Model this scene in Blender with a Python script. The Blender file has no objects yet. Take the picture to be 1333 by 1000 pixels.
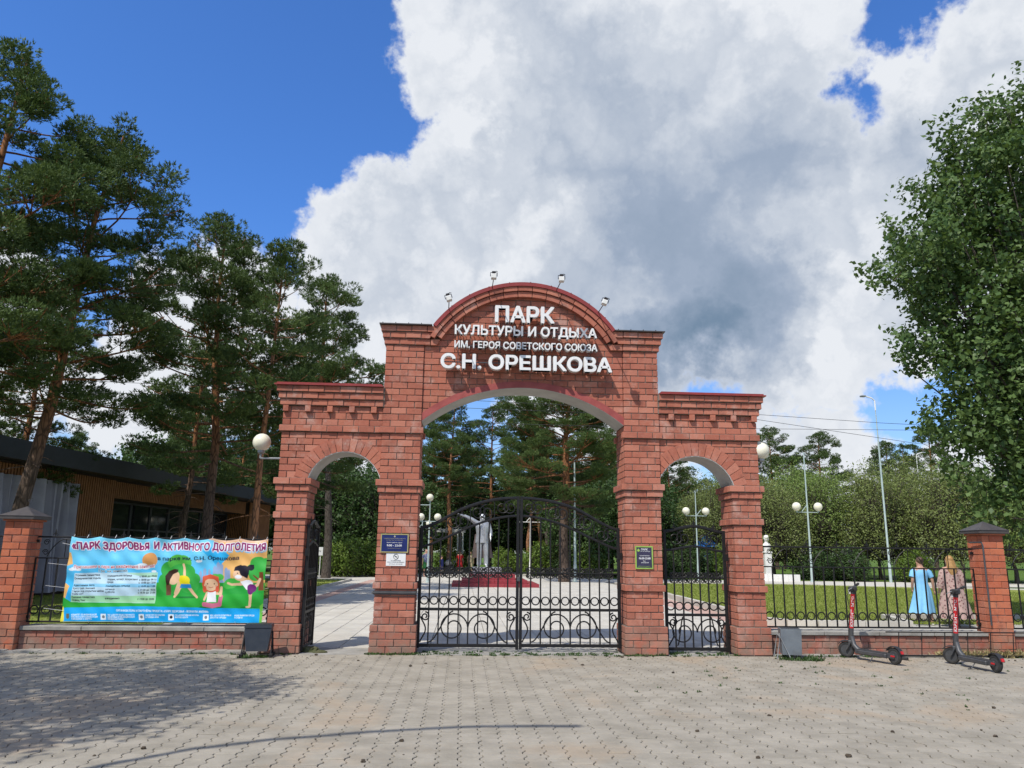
import bpy, math, random, colorsys
import numpy as np
from mathutils import Vector, Matrix, Euler
rnd = random.Random(7)
PI = math.pi
scene = bpy.context.scene
COL = scene.collection

# ------------------------------------------------------------------ camera
cam_data = bpy.data.cameras.new('camera')
cam_data.sensor_width = 36.0
cam_data.lens = 26.95
cam_data.clip_start = 0.1
cam_data.clip_end = 3000
cam = bpy.data.objects.new('camera', cam_data)
COL.objects.link(cam)
_r = Vector((0.99789142, -0.06366859, 0.01261065)); _u = Vector((-0.02591736, -0.2127435, 0.9767643)); _f = Vector((0.05950637, 0.97503155, 0.21394503))
cam.matrix_world = Matrix(((_r.x, _u.x, -_f.x, -0.9897), (_r.y, _u.y, -_f.y, -12.880), (_r.z, _u.z, -_f.z, 1.6), (0, 0, 0, 1)))
scene.camera = cam

# ------------------------------------------------------------------ exposure
scene.view_settings.view_transform = 'Standard'
scene.view_settings.look = 'None'
scene.view_settings.exposure = 0.0
scene.view_settings.gamma = 1.0
scene.view_settings.use_curve_mapping = False

# ------------------------------------------------------------------ sun
SUN_DIR = Vector((0.82, 1.0, -1.75)).normalized()      # way the light travels
sun_data = bpy.data.lights.new('sun', 'SUN')
sun_data.energy = 4.6
sun_data.angle = math.radians(0.5)
sun_data.color = (1.0, 0.955, 0.88)
sun = bpy.data.objects.new('sun', sun_data)
sun.rotation_euler = SUN_DIR.to_track_quat('-Z', 'Y').to_euler()
sun.location = (-20, -30, 40)
COL.objects.link(sun)
SUN_ELEV = math.asin(-SUN_DIR.z)
SUN_ROT = math.atan2(-SUN_DIR.x, -SUN_DIR.y)

# ------------------------------------------------------------------ node helper
class NT:
    def __init__(s, tree): s.t = tree; s.n = tree.nodes; s.l = tree.links
    def node(s, kind, **kw):
        nd = s.n.new(kind)
        for k, v in kw.items(): setattr(nd, k, v)
        return nd
    def put(s, sock, v):
        if isinstance(v, bpy.types.NodeSocket): s.l.new(v, sock)
        elif v is not None: sock.default_value = v
    def math(s, op, a, b=None, c=None, clamp=False):
        nd = s.n.new('ShaderNodeMath'); nd.operation = op; nd.use_clamp = clamp
        s.put(nd.inputs[0], a); s.put(nd.inputs[1], b)
        if c is not None: s.put(nd.inputs[2], c)
        return nd.outputs[0]
    def vmath(s, op, a, b=None, out=0):
        nd = s.n.new('ShaderNodeVectorMath'); nd.operation = op
        s.put(nd.inputs[0], a); s.put(nd.inputs[1], b)
        return nd.outputs[out]
    def noise(s, vec, scale, detail=4, rough=.55, out='Fac', dist=0.0):
        nd = s.n.new('ShaderNodeTexNoise'); s.put(nd.inputs['Vector'], vec)
        nd.inputs['Scale'].default_value = scale; nd.inputs['Detail'].default_value = detail
        nd.inputs['Roughness'].default_value = rough; nd.inputs['Distortion'].default_value = dist
        return nd.outputs[out]
    def mix(s, fac, a, b, blend='MIX'):
        nd = s.n.new('ShaderNodeMix'); nd.data_type = 'RGBA'; nd.blend_type = blend
        s.put(nd.inputs[0], fac); s.put(nd.inputs[6], a); s.put(nd.inputs[7], b)
        return nd.outputs[2]
    def ramp(s, fac, stops):
        nd = s.n.new('ShaderNodeValToRGB'); s.put(nd.inputs[0], fac)
        el = nd.color_ramp.elements
        while len(el) < len(stops): el.new(.5)
        for e, (p, c) in zip(el, stops): e.position = p; e.color = c if len(c) == 4 else (*c, 1)
        return nd.outputs[0]
    def smooth(s, v, lo, hi, a=0.0, b=1.0):
        nd = s.n.new('ShaderNodeMapRange'); nd.interpolation_type = 'SMOOTHSTEP'
        s.put(nd.inputs[0], v); nd.inputs[1].default_value = lo; nd.inputs[2].default_value = hi
        nd.inputs[3].default_value = a; nd.inputs[4].default_value = b
        return nd.outputs[0]

# ------------------------------------------------------------------ world: blue sky with big cumulus
world = bpy.data.worlds.new('World'); scene.world = world; world.use_nodes = True
W = NT(world.node_tree); W.n.clear()
CL = [((-0.0031, 0.8084, 0.5886), 0.1), ((0.0725, 0.7842, 0.6163), 0.16), ((0.1061, 0.835, 0.54), 0.17), ((0.0286, 0.8692, 0.4937), 0.095), ((-0.0226, 0.8984, 0.4385), 0.085), ((-0.1509, 0.9189, 0.3644), 0.075), ((-0.0698, 0.9262, 0.3705), 0.12), ((-0.1265, 0.9504, 0.2841), 0.11), ((-0.009, 0.957, 0.2898), 0.16), ((0.1652, 0.9126, 0.374), 0.251), ((0.2956, 0.8425, 0.4504), 0.281), ((0.4122, 0.8395, 0.354), 0.21), ((0.5066, 0.7928, 0.3388), 0.175), ((0.4496, 0.7925, 0.4122), 0.12), ((0.5384, 0.679, 0.499), 0.125), ((0.5912, 0.7299, 0.343), 0.22), ((0.4221, 0.8984, 0.1213), 0.075), ((0.5029, 0.8574, 0.1089), 0.07), ((0.5734, 0.8125, 0.1051), 0.08), ((0.3735, 0.9128, 0.165), 0.03), ((-0.4865, 0.8563, 0.1736), 0.08), ((-0.5398, 0.8124, 0.2206), 0.12), ((-0.3588, 0.8752, 0.3245), 0.028), ((-0.3058, 0.9213, 0.2403), 0.13), ((-0.3981, 0.9019, 0.1676), 0.07), ((0.2215, 0.967, 0.1257), 0.08), ((-0.1596, 0.9811, 0.1099), 0.06)]
HO = [((0.4491, 0.693, 0.564), 0.03), ((0.4289, 0.7449, 0.5111), 0.014), ((0.4576, 0.6587, 0.5973), 0.045), ((-0.0157, 0.9861, 0.1653), 0.07), ((0.3085, 0.9337, 0.1818), 0.036), ((0.4998, 0.8509, 0.1619), 0.036), ((0.5416, 0.8225, 0.1738), 0.03)]
CL += [((0.3098, 0.9099, 0.2757), 0.085), ((0.4344, 0.8608, 0.2652), 0.095), ((0.3707, 0.891, 0.2622), 0.075), ((0.2464, 0.9309, 0.2696), 0.08), ((0.4936, 0.8331, 0.2496), 0.075)]
SH = [((0.3103, 0.9126, 0.2664), 0.105, 1.0), ((0.3285, 0.8855, 0.3287), 0.11, 0.8), ((0.257, 0.8817, 0.3957), 0.175, 0.62), ((0.1745, 0.8485, 0.4996), 0.175, 0.45), ((0.3535, 0.8194, 0.4511), 0.14, 0.52), ((0.1486, 0.9359, 0.3195), 0.12, 0.45), ((0.0746, 0.804, 0.5899), 0.15, 0.22), ((0.4922, 0.7511, 0.44), 0.11, 0.32), ((0.2376, 0.9371, 0.2558), 0.08, 0.8), ((-0.108, 0.9372, 0.3317), 0.1, 0.14), ((0.5391, 0.7738, 0.3324), 0.09, 0.28), ((0.0257, 0.8954, 0.4444), 0.11, 0.2)]
tc = W.node('ShaderNodeTexCoord').outputs['Generated']
wn = W.vmath('SCALE', W.vmath('SUBTRACT', W.noise(tc, 9, 5, .6, 'Color'), (.5, .5, .5)))
wn.node.inputs[3].default_value = .13
wn2 = W.vmath('SCALE', W.vmath('SUBTRACT', W.noise(tc, 38, 5, .62, 'Color'), (.5, .5, .5)))
wn2.node.inputs[3].default_value = .06
dirw = W.vmath('ADD', W.vmath('ADD', tc, wn), wn2)
acc = None
for c_, r_ in CL:
    v = W.math('SUBTRACT', r_, W.vmath('DISTANCE', dirw, c_, out=1))
    acc = v if acc is None else W.math('MAXIMUM', acc, v)
# outside the framed part of the sky the same broken cumulus goes on
gen = W.math('MULTIPLY', W.math('SUBTRACT', W.noise(tc, 2.3, 6, .55), .50), .5)
front = W.vmath('DISTANCE', tc, (0.0595, 0.975, 0.2139), out=1)
gen = W.math('ADD', gen, W.smooth(front, .62, .95, -.5, 0.0))
acc = W.math('MAXIMUM', acc, gen)
for c_, r_ in HO:
    v = W.math('SUBTRACT', W.vmath('DISTANCE', dirw, c_, out=1), r_)
    acc = W.math('MINIMUM', acc, v)
fb = W.math('MULTIPLY', W.math('SUBTRACT', W.noise(tc, 22, 8, .6), .5), .05)
dens = W.math('ADD', acc, fb)
alpha = W.smooth(dens, -.004, .022)
sh = None
for c_, r_, w_ in SH:
    v = W.smooth(W.vmath('DISTANCE', dirw, c_, out=1), 0.0, r_ * 1.3, w_, 0.0)
    sh = v if sh is None else W.math('MAXIMUM', sh, v)
gsh = W.math('MULTIPLY', W.smooth(gen, .02, .16), .55)
sh = W.math('MAXIMUM', sh, gsh)
nz = W.noise(W.vmath('ADD', tc, wn), 7.0, 7, .55)
nz2 = W.noise(dirw, 16.0, 7, .6)
sh = W.math('ADD', sh, W.math('MULTIPLY', W.math('SUBTRACT', nz, .5), .26))
sh = W.math('ADD', sh, W.math('MULTIPLY', W.math('SUBTRACT', nz2, .5), .12))
# cauliflower billows
def billow(scale, amt):
    v = W.node('ShaderNodeTexVoronoi'); v.feature = 'F1'; v.inputs['Scale'].default_value = scale
    W.l.new(dirw, v.inputs['Vector']); return W.math('MULTIPLY', W.math('SUBTRACT', v.outputs['Distance'], .47), amt)
core_ = W.smooth(sh, .25, .80, 1.0, .12)
sh = W.math('ADD', sh, W.math('MULTIPLY', W.math('ADD', billow(10, .30), billow(25, .20)), core_))
sh = W.math('MULTIPLY', sh, W.smooth(dens, 0.0, .06, .25, 1.0), clamp=True)
ccol = W.ramp(sh, [(0.0, (8.2, 8.5, 9.0)), (.18, (6.3, 6.8, 7.6)), (.55, (3.5, 4.25, 5.5)), (1.0, (1.8, 2.65, 3.8))])
sky = W.node('ShaderNodeTexSky'); sky.sky_type = 'NISHITA'; sky.sun_disc = False
sky.sun_elevation = SUN_ELEV; sky.sun_rotation = SUN_ROT
sky.altitude = 600; sky.air_density = 1.0; sky.dust_density = 0.6; sky.ozone_density = 2.5
sxy = W.node('ShaderNodeSeparateXYZ'); W.l.new(tc, sxy.inputs[0])
tint = W.mix(W.smooth(sxy.outputs[2], .02, .42), (1.15, 1.28, 1.50, 1), (.80, 1.38, 2.18, 1))
skyc = W.mix(1.0, sky.outputs[0], tint, 'MULTIPLY')
full = W.mix(alpha, skyc, ccol)
bg = W.node('ShaderNodeBackground'); W.l.new(full, bg.inputs[0]); bg.inputs[1].default_value = 0.1
out = W.node('ShaderNodeOutputWorld'); W.l.new(bg.outputs[0], out.inputs[0])

# ------------------------------------------------------------------ materials
def new_mat(name):
    m = bpy.data.materials.new(name); m.use_nodes = True
    N = NT(m.node_tree); b = N.n['Principled BSDF']
    return m, N, b
def c4(c): return (*c, 1.0) if len(c) == 3 else c
def pm(name, col, col2=None, rough=.7, metal=0.0, scale=6.0, bump=0.0, bscale=60.0, spec=.4, coord='Object', dirt=0.0, fine=0.0):
    m, N, b = new_mat(name)
    col2 = col2 or tuple(x * .72 for x in col)
    vec = N.node('ShaderNodeNewGeometry').outputs['Position'] if coord == 'World' else N.node('ShaderNodeTexCoord').outputs[coord]
    f = N.smooth(N.noise(vec, scale, 6, .6), .3, .7)
    c = N.mix(f, c4(col), c4(col2))
    if fine:
        c = N.mix(N.math('MULTIPLY', N.smooth(N.noise(vec, scale * 14, 3, .6), .4, .75), fine), c, c4(tuple(x * .45 for x in col)))
    if dirt:
        c = N.mix(N.math('MULTIPLY', N.smooth(N.noise(vec, scale * .35, 7, .65), .5, .72), dirt), c, (.12, .10, .075, 1))
    N.put(b.inputs['Base Color'], c)
    b.inputs['Roughness'].default_value = rough; b.inputs['Metallic'].default_value = metal
    b.inputs['Specular IOR Level'].default_value = spec
    if bump:
        bn = N.node('ShaderNodeBump'); bn.inputs['Strength'].default_value = bump; bn.inputs['Distance'].default_value = .01
        N.put(bn.inputs['Height'], N.noise(vec, bscale, 5, .6)); N.put(b.inputs['Normal'], bn.outputs[0])
    return m
def brick_mat(name, stops, pale=.55, soot=.75, zlow=.75):
    """clay brick: own tone for each brick, sandy grain, salt bloom and dirt near the ground"""
    m, N, b = new_mat(name)
    pos = N.node('ShaderNodeNewGeometry').outputs['Position']
    oi = N.node('ShaderNodeObjectInfo').outputs['Random']
    at = N.node('ShaderNodeAttribute', attribute_name='tone').outputs['Fac']
    r = N.math('FRACT', N.math('ADD', oi, at))
    base = N.ramp(r, stops)
    g = N.noise(pos, 9, 6, .65)
    base = N.mix(N.smooth(g, .35, .75, 0, .35), base, (.46, .19, .125, 1))
    base = N.mix(N.smooth(N.noise(pos, 1.1, 5, .6), .5, .75, 0, .4), base, (.16, .05, .035, 1))
    bloom = N.math('MULTIPLY', N.smooth(N.noise(pos, 2.3, 8, .72), .50, .72), pale)
    base = N.mix(bloom, base, (.52, .40, .34, 1))
    base = N.mix(N.smooth(N.noise(pos, 3.2, 7, .72), .50, .70, 0, .5), base, (.13, .055, .042, 1))
    base = N.mix(N.smooth(N.noise(pos, 24, 4, .65), .60, .76, 0, .5), base, (.50, .30, .23, 1))
    sx = N.node('ShaderNodeSeparateXYZ'); N.l.new(pos, sx.inputs[0])
    low = N.math('MULTIPLY', N.smooth(sx.outputs[2], 0.0, zlow, 1.0, 0.0), N.smooth(N.noise(pos, 5, 5, .6), .3, .65))
    base = N.mix(N.math('MULTIPLY', low, soot), base, (.21, .17, .13, 1))
    spk = N.smooth(N.noise(pos, 140, 3, .6), .62, .8, 0, .45)
    base = N.mix(spk, base, (.14, .055, .04, 1))
    N.put(b.inputs['Base Color'], base)
    b.inputs['Roughness'].default_value = .88; b.inputs['Specular IOR Level'].default_value = .25
    bn = N.node('ShaderNodeBump'); bn.inputs['Strength'].default_value = .5; bn.inputs['Distance'].default_value = .006
    N.put(bn.inputs['Height'], N.math('ADD', N.noise(pos, 90, 5, .65), N.noise(pos, 14, 3, .6))); N.put(b.inputs['Normal'], bn.outputs[0])
    return m
M_BRICK = brick_mat('gate_brick', [(0, (.37, .118, .076)), (.2, (.45, .158, .10)), (.4, (.31, .100, .066)), (.55, (.41, .136, .087)), (.75, (.50, .20, .135)), (.88, (.36, .115, .077)), (1, (.43, .148, .096))])
M_BRICK2 = brick_mat('fence_brick', [(0, (.42, .11, .055)), (.35, (.50, .15, .072)), (.6, (.35, .09, .047)), (.85, (.53, .185, .095)), (1, (.44, .12, .062))], pale=.15)
M_BRICKL = brick_mat('low_wall_brick', [(0, (.30, .085, .058)), (.4, (.37, .115, .076)), (.7, (.27, .075, .052)), (1, (.40, .145, .10))], pale=.6)
M_MORTAR = pm('mortar', (.145, .105, .082), (.25, .20, .165), rough=.95, scale=7, bump=.4, bscale=120, coord='World')
M_CONC = pm('concrete', (.36, .345, .31), (.24, .23, .205), rough=.9, scale=4, bump=.4, bscale=70, coord='World', dirt=.4, fine=.3)
M_PLASTER = pm('grey_plaster', (.50, .49, .46), (.42, .41, .38), rough=.85, scale=3, coord='World')
M_REDPAINT = pm('red_paint', (.36, .082, .07), (.27, .055, .048), rough=.6, scale=5, coord='World', bump=.15)
M_ROOFRED = pm('red_metal_cap', (.30, .045, .04), (.22, .035, .03), rough=.45, scale=6, coord='World')
M_DARKCAP = pm('dark_metal_cap', (.075, .065, .06), (.05, .045, .045), rough=.5, scale=6, coord='World', bump=.2)
M_IRON = pm('black_iron', (.008, .0085, .010), (.016, .014, .013), rough=.5, scale=14, coord='World', spec=.3)
M_LETTER = pm('white_letter_paint', (.80, .79, .77), (.72, .71, .69), rough=.5, scale=3, coord='World')
M_LETTERG = pm('bare_letter_metal', (.30, .32, .35), (.42, .43, .46), rough=.5, scale=9, coord='World')
M_GLOBE = pm('milky_globe', (.80, .77, .62), (.74, .70, .54), rough=.3, scale=4)
M_POLE = pm('pale_green_pole', (.42, .50, .48), (.34, .42, .40), rough=.5, scale=3, coord='World')
M_WHITE = pm('white_paint', (.78, .77, .73), (.68, .67, .63), rough=.6, scale=3, coord='World')
M_STEEL = pm('grey_steel', (.34, .36, .36), (.26, .27, .28), rough=.45, metal=.3, scale=5, coord='World')
M_SILVER = pm('silver_paint', (.52, .53, .54), (.38, .39, .40), rough=.38, metal=.55, scale=4, bump=.2, bscale=25)
M_BLACK = pm('black_plastic', (.022, .022, .024), (.035, .035, .037), rough=.5, scale=12)
M_RUBBER = pm('rubber', (.02, .02, .02), (.045, .043, .04), rough=.85, scale=20)
M_RED = pm('red_sticker', (.55, .02, .025), (.48, .02, .025), rough=.4)
M_DGREY = pm('dark_grey_metal', (.06, .062, .066), (.09, .09, .092), rough=.45, metal=.2, scale=9)

# ------------------------------------------------------------------ mesh builder
class MB:
    def __init__(s): s.v = []; s.f = []; s.mi = []; s.tone = []
    def add(s, vs, fs, mi=0, tone=0.0):
        o = len(s.v); s.v.extend([tuple(p) for p in vs])
        for f in fs: s.f.append(tuple(o + i for i in f)); s.mi.append(mi); s.tone.append(tone)
    def box(s, x0, x1, y0, y1, z0, z1, mi=0, tone=0.0):
        s.add([(x0,y0,z0),(x1,y0,z0),(x1,y1,z0),(x0,y1,z0),(x0,y0,z1),(x1,y0,z1),(x1,y1,z1),(x0,y1,z1)],
              [(0,3,2,1),(4,5,6,7),(0,1,5,4),(1,2,6,5),(2,3,7,6),(3,0,4,7)], mi, tone)
    def cbox(s, x0, x1, y0, y1, z0, z1, b=.004, mi=0, tone=0.0):
        """box with chamfered edges: 24 verts, 26 faces"""
        X=(x0,x1); Y=(y0,y1); Z=(z0,z1); vs=[]; idx={}
        for i in (0,1):
            for j in (0,1):
                for k in (0,1):
                    sx,sy,sz = (1,-1)[i],(1,-1)[j],(1,-1)[k]
                    for a in range(3):
                        p=[X[i]+sx*b, Y[j]+sy*b, Z[k]+sz*b]; p[a]=(X[i],Y[j],Z[k])[a]
                        idx[i,j,k,a]=len(vs); vs.append(p)
        fs=[]
        g=lambda i,j,k,a: idx[i,j,k,a]
        for i in (0,1):
            q=[g(i,0,0,0),g(i,1,0,0),g(i,1,1,0),g(i,0,1,0)]; fs.append(q if i else q[::-1])
            q=[g(0,i,0,1),g(1,i,0,1),g(1,i,1,1),g(0,i,1,1)]; fs.append(q[::-1] if i else q)
            q=[g(0,0,i,2),g(1,0,i,2),g(1,1,i,2),g(0,1,i,2)]; fs.append(q if i else q[::-1])
        for i in (0,1):
            for j in (0,1):
                q=[g(i,j,0,0),g(i,j,0,1),g(i,j,1,1),g(i,j,1,0)]; fs.append(q if (i^j) else q[::-1])
                q=[g(i,0,j,0),g(i,0,j,2),g(i,1,j,2),g(i,1,j,0)]; fs.append(q[::-1] if (i^j) else q)
                q=[g(0,i,j,1),g(0,i,j,2),g(1,i,j,2),g(1,i,j,1)]; fs.append(q if (i^j) else q[::-1])
                for k in (0,1):
                    q=[g(i,j,k,0),g(i,j,k,1),g(i,j,k,2)]; fs.append(q if (i^j^k) else q[::-1])
        s.add(vs, fs, mi, tone)
    def prism(s, poly, y0, y1, mi=0, tone=0.0):
        """poly: (x,z) list, counter-clockwise seen from -y"""
        n=len(poly)
        if sum(poly[i][0]*poly[(i+1)%n][1]-poly[(i+1)%n][0]*poly[i][1] for i in range(n)) < 0: poly = poly[::-1]
        s.add([(x,y0,z) for x,z in poly]+[(x,y1,z) for x,z in poly],
              [tuple(range(n)), tuple(range(2*n-1,n-1,-1))]+[((i+1)%n, i, n+i, n+(i+1)%n) for i in range(n)], mi, tone)
    def prismz(s, poly, z0, z1, mi=0, tone=0.0):
        n=len(poly)
        if sum(poly[i][0]*poly[(i+1)%n][1]-poly[(i+1)%n][0]*poly[i][1] for i in range(n)) < 0: poly = poly[::-1]
        s.add([(x,y,z1) for x,y in poly]+[(x,y,z0) for x,y in poly],
              [tuple(range(n)), tuple(range(2*n-1,n-1,-1))]+[(i, n+i, n+(i+1)%n, (i+1)%n) for i in range(n)], mi, tone)
    def tube(s, pts, r, n=6, cap=True, mi=0, closed=False, flat=None):
        pts=[Vector(p) for p in pts]; m=len(pts)
        rr=r if isinstance(r,(list,tuple)) else [r]*m
        o=len(s.v); up=Vector((0,0,1)); prev=None
        for i,p in enumerate(pts):
            if closed: t=pts[(i+1)%m]-pts[i-1]
            else: t=pts[min(i+1,m-1)]-pts[max(i-1,0)]
            if t.length<1e-9: t=Vector((0,0,1))
            t.normalize()
            if prev is None:
                a=up.cross(t)
                if a.length<.1: a=Vector((1,0,0)).cross(t)
            else:
                a=prev-t*prev.dot(t)
                if a.length<1e-4: a=up.cross(t)
            a.normalize(); prev=a; b=t.cross(a)
            for k in range(n):
                an=2*PI*k/n+ (PI/n)
                q=p+(a*math.cos(an)+b*math.sin(an))*rr[i]
                s.v.append(tuple(q))
        segs=m if closed else m-1
        for i in range(segs):
            i2=(i+1)%m
            for k in range(n):
                k2=(k+1)%n
                s.f.append((o+i*n+k,o+i*n+k2,o+i2*n+k2,o+i2*n+k)); s.mi.append(mi); s.tone.append(0)
        if cap and not closed:
            s.f.append(tuple(o+k for k in range(n))[::-1]); s.mi.append(mi); s.tone.append(0)
            s.f.append(tuple(o+(m-1)*n+k for k in range(n))); s.mi.append(mi); s.tone.append(0)
    def lathe(s, prof, n=20, c=(0,0,0), mi=0, cap=True, sy=1.0, rot=None):
        o=len(s.v); R=rot or Matrix.Identity(3)
        for r,z in prof:
            for k in range(n):
                a=2*PI*k/n; q=R@Vector((r*math.cos(a), r*sy*math.sin(a), z)); s.v.append((q.x+c[0],q.y+c[1],q.z+c[2]))
        for i in range(len(prof)-1):
            for k in range(n):
                k2=(k+1)%n; s.f.append((o+i*n+k,o+i*n+k2,o+(i+1)*n+k2,o+(i+1)*n+k)); s.mi.append(mi); s.tone.append(0)
        if cap:
            s.f.append(tuple(o+k for k in range(n))[::-1]); s.mi.append(mi); s.tone.append(0)
            s.f.append(tuple(o+(len(prof)-1)*n+k for k in range(n))); s.mi.append(mi); s.tone.append(0)
    def sphere(s, c, r, n=16, m=10, mi=0, jit=0.0, rg=None):
        r = r if isinstance(r,(tuple,list)) else (r,r,r)
        vs=[(c[0],c[1],c[2]-r[2])]
        for i in range(1,m):
            ph=-PI/2+PI*i/m
            for k in range(n):
                a=2*PI*k/n; j=1+((rg or rnd).uniform(-jit,jit) if jit else 0)
                vs.append((c[0]+r[0]*math.cos(ph)*math.cos(a)*j, c[1]+r[1]*math.cos(ph)*math.sin(a)*j, c[2]+r[2]*math.sin(ph)*j))
        vs.append((c[0],c[1],c[2]+r[2])); fs=[]
        for k in range(n):
            k2=(k+1)%n; fs.append((0,1+k2,1+k)); fs.append((len(vs)-1,1+(m-2)*n+k,1+(m-2)*n+k2))
            for i in range(m-2): fs.append((1+i*n+k,1+i*n+k2,1+(i+1)*n+k2,1+(i+1)*n+k))
        s.add(vs,fs,mi)
    def xform(s, Mx, start=0):
        for i in range(start,len(s.v)): s.v[i]=tuple(Mx@Vector(s.v[i]))
    def mesh(s, name, mats, smooth=False, angle=40):
        me=bpy.data.meshes.new(name); me.from_pydata(s.v,[],s.f)
        for m in (mats if isinstance(mats,(list,tuple)) else [mats]): me.materials.append(m)
        if any(s.mi): me.polygons.foreach_set('material_index', s.mi)
        if any(s.tone):
            a=me.attributes.new('tone','FLOAT','FACE'); a.data.foreach_set('value', s.tone)
        if smooth:
            me.polygons.foreach_set('use_smooth',[True]*len(me.polygons))
            if angle<180: me.set_sharp_from_angle(angle=math.radians(angle))
        me.update(); return me
    def build(s, name, mats, parent=None, loc=None, rot=None, smooth=False, angle=40):
        return link(name, s.mesh(name,mats,smooth,angle), parent, loc, rot)
def link(name, me, parent=None, loc=None, rot=None):
    o=bpy.data.objects.new(name, me); COL.objects.link(o)
    if parent is not None: o.parent=parent
    if loc is not None: o.location=loc
    if rot is not None: o.rotation_euler=rot
    return o
def tag(o, label=None, cat=None, group=None, kind=None):
    if label: o['label']=label
    if cat: o['category']=cat
    if group: o['group']=group
    if kind: o['kind']=kind
    return o
def thing(name, label, cat, loc=(0,0,0), rz=0.0, group=None):
    o=bpy.data.objects.new(name,None); COL.objects.link(o); o.location=loc; o.rotation_euler=(0,0,rz)
    o.empty_display_size=.2
    return tag(o,label,cat,group)
def dup(o, loc=None, rz=None, label=None, group=None, scale=None, parent=None):
    c=o.copy(); COL.objects.link(c)
    if parent is not None: c.parent=parent
    if loc is not None: c.location=loc
    if rz is not None: c.rotation_euler=(c.rotation_euler[0],c.rotation_euler[1],rz)
    if scale is not None: c.scale=scale if isinstance(scale,(tuple,list)) else (scale,)*3
    if label: c['label']=label
    if group: c['group']=group
    for ch in KIDS.get(o.name,[]) or [k for k in o.children]: dup(ch,parent=c)
    return c
KIDS={}
def fast_mesh(name, co, faces_idx, nper, mats, attr=None, smooth=False):
    """co (n,3) array; faces_idx (m,nper) array"""
    me=bpy.data.meshes.new(name); n=len(co); m=len(faces_idx)
    me.vertices.add(n); me.vertices.foreach_set('co', np.asarray(co,dtype=np.float32).ravel())
    me.loops.add(m*nper); me.loops.foreach_set('vertex_index', np.asarray(faces_idx,dtype=np.int32).ravel())
    me.polygons.add(m); me.polygons.foreach_set('loop_start', np.arange(0,m*nper,nper,dtype=np.int32))
    me.polygons.foreach_set('loop_total', np.full(m,nper,dtype=np.int32))
    for mt in (mats if isinstance(mats,(list,tuple)) else [mats]): me.materials.append(mt)
    if attr is not None:
        a=me.attributes.new('tone','FLOAT','FACE'); a.data.foreach_set('value', np.asarray(attr,dtype=np.float32))
    if smooth: me.polygons.foreach_set('use_smooth', np.ones(m,dtype=bool))
    me.update(calc_edges=True); return me
def spiral(cx, cz, r0, r1, a0, turns, n=26, y=0.0):
    return [(cx+(r0+(r1-r0)*i/n)*math.cos(a0+2*PI*turns*i/n), y, cz+(r0+(r1-r0)*i/n)*math.sin(a0+2*PI*turns*i/n)) for i in range(n+1)]
def ring_mesh(name, r, tr, mat, n=20):
    b=MB(); b.tube([(r*math.cos(2*PI*i/n),0,r*math.sin(2*PI*i/n)) for i in range(n)], tr, 6, closed=True); return b.mesh(name,mat,True)
def interp(xs, ys, x): return float(np.interp(x,xs,ys))

# text -> triangles / faces of flat glyphs
_tc={}
def glyph(body, offset=0.0, extrude=0.0):
    key=(body,offset,extrude)
    if key in _tc: return _tc[key]
    cu=bpy.data.curves.new('t','FONT'); cu.body=body; cu.size=1.0; cu.offset=0.0; cu.extrude=extrude; cu.resolution_u=4
    ob=bpy.data.objects.new('t',cu); me=bpy.data.meshes.new_from_object(ob)
    vs=np.array([v.co[:] for v in me.vertices]) if len(me.vertices) else np.zeros((0,3))
    fs=[tuple(p.vertices) for p in me.polygons]
    bpy.data.objects.remove(ob); bpy.data.curves.remove(cu); bpy.data.meshes.remove(me)
    if offset>0 and len(vs):
        # heavier strokes: shifted copies, each a hair thicker than the last so that no two faces coincide
        nv=len(vs); V0=[vs]; F0=list(fs)
        for k in range(6):
            a=2*PI*k/6; V0.append(np.stack([vs[:,0]+offset*math.cos(a),vs[:,1]+offset*math.sin(a),vs[:,2]*(1+.012*(k+1))],1)); F0+=[tuple(i+nv*(k+1) for i in f) for f in fs]
        vs=np.concatenate(V0); fs=F0
    _tc[key]=(vs,fs); return _tc[key]
def text_obj(body, x0, x1, z0, z1, y, mat, name, parent, offset=.02, depth=.004):
    """one string fitted into the box x0..x1, z0..z1 in the plane y (reads from -y)"""
    vs,fs=glyph(body,offset,.5)
    if not len(vs): return None
    mn,mx=vs.min(0),vs.max(0); sx=(x1-x0)/(mx[0]-mn[0]); sz=(z1-z0)/(mx[1]-mn[1])
    co=[(x0+(v[0]-mn[0])*sx, y-v[2]*depth, z0+(v[1]-mn[1])*sz) for v in vs]
    b=MB(); b.add(co,fs); return b.build(name,mat,parent)
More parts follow.
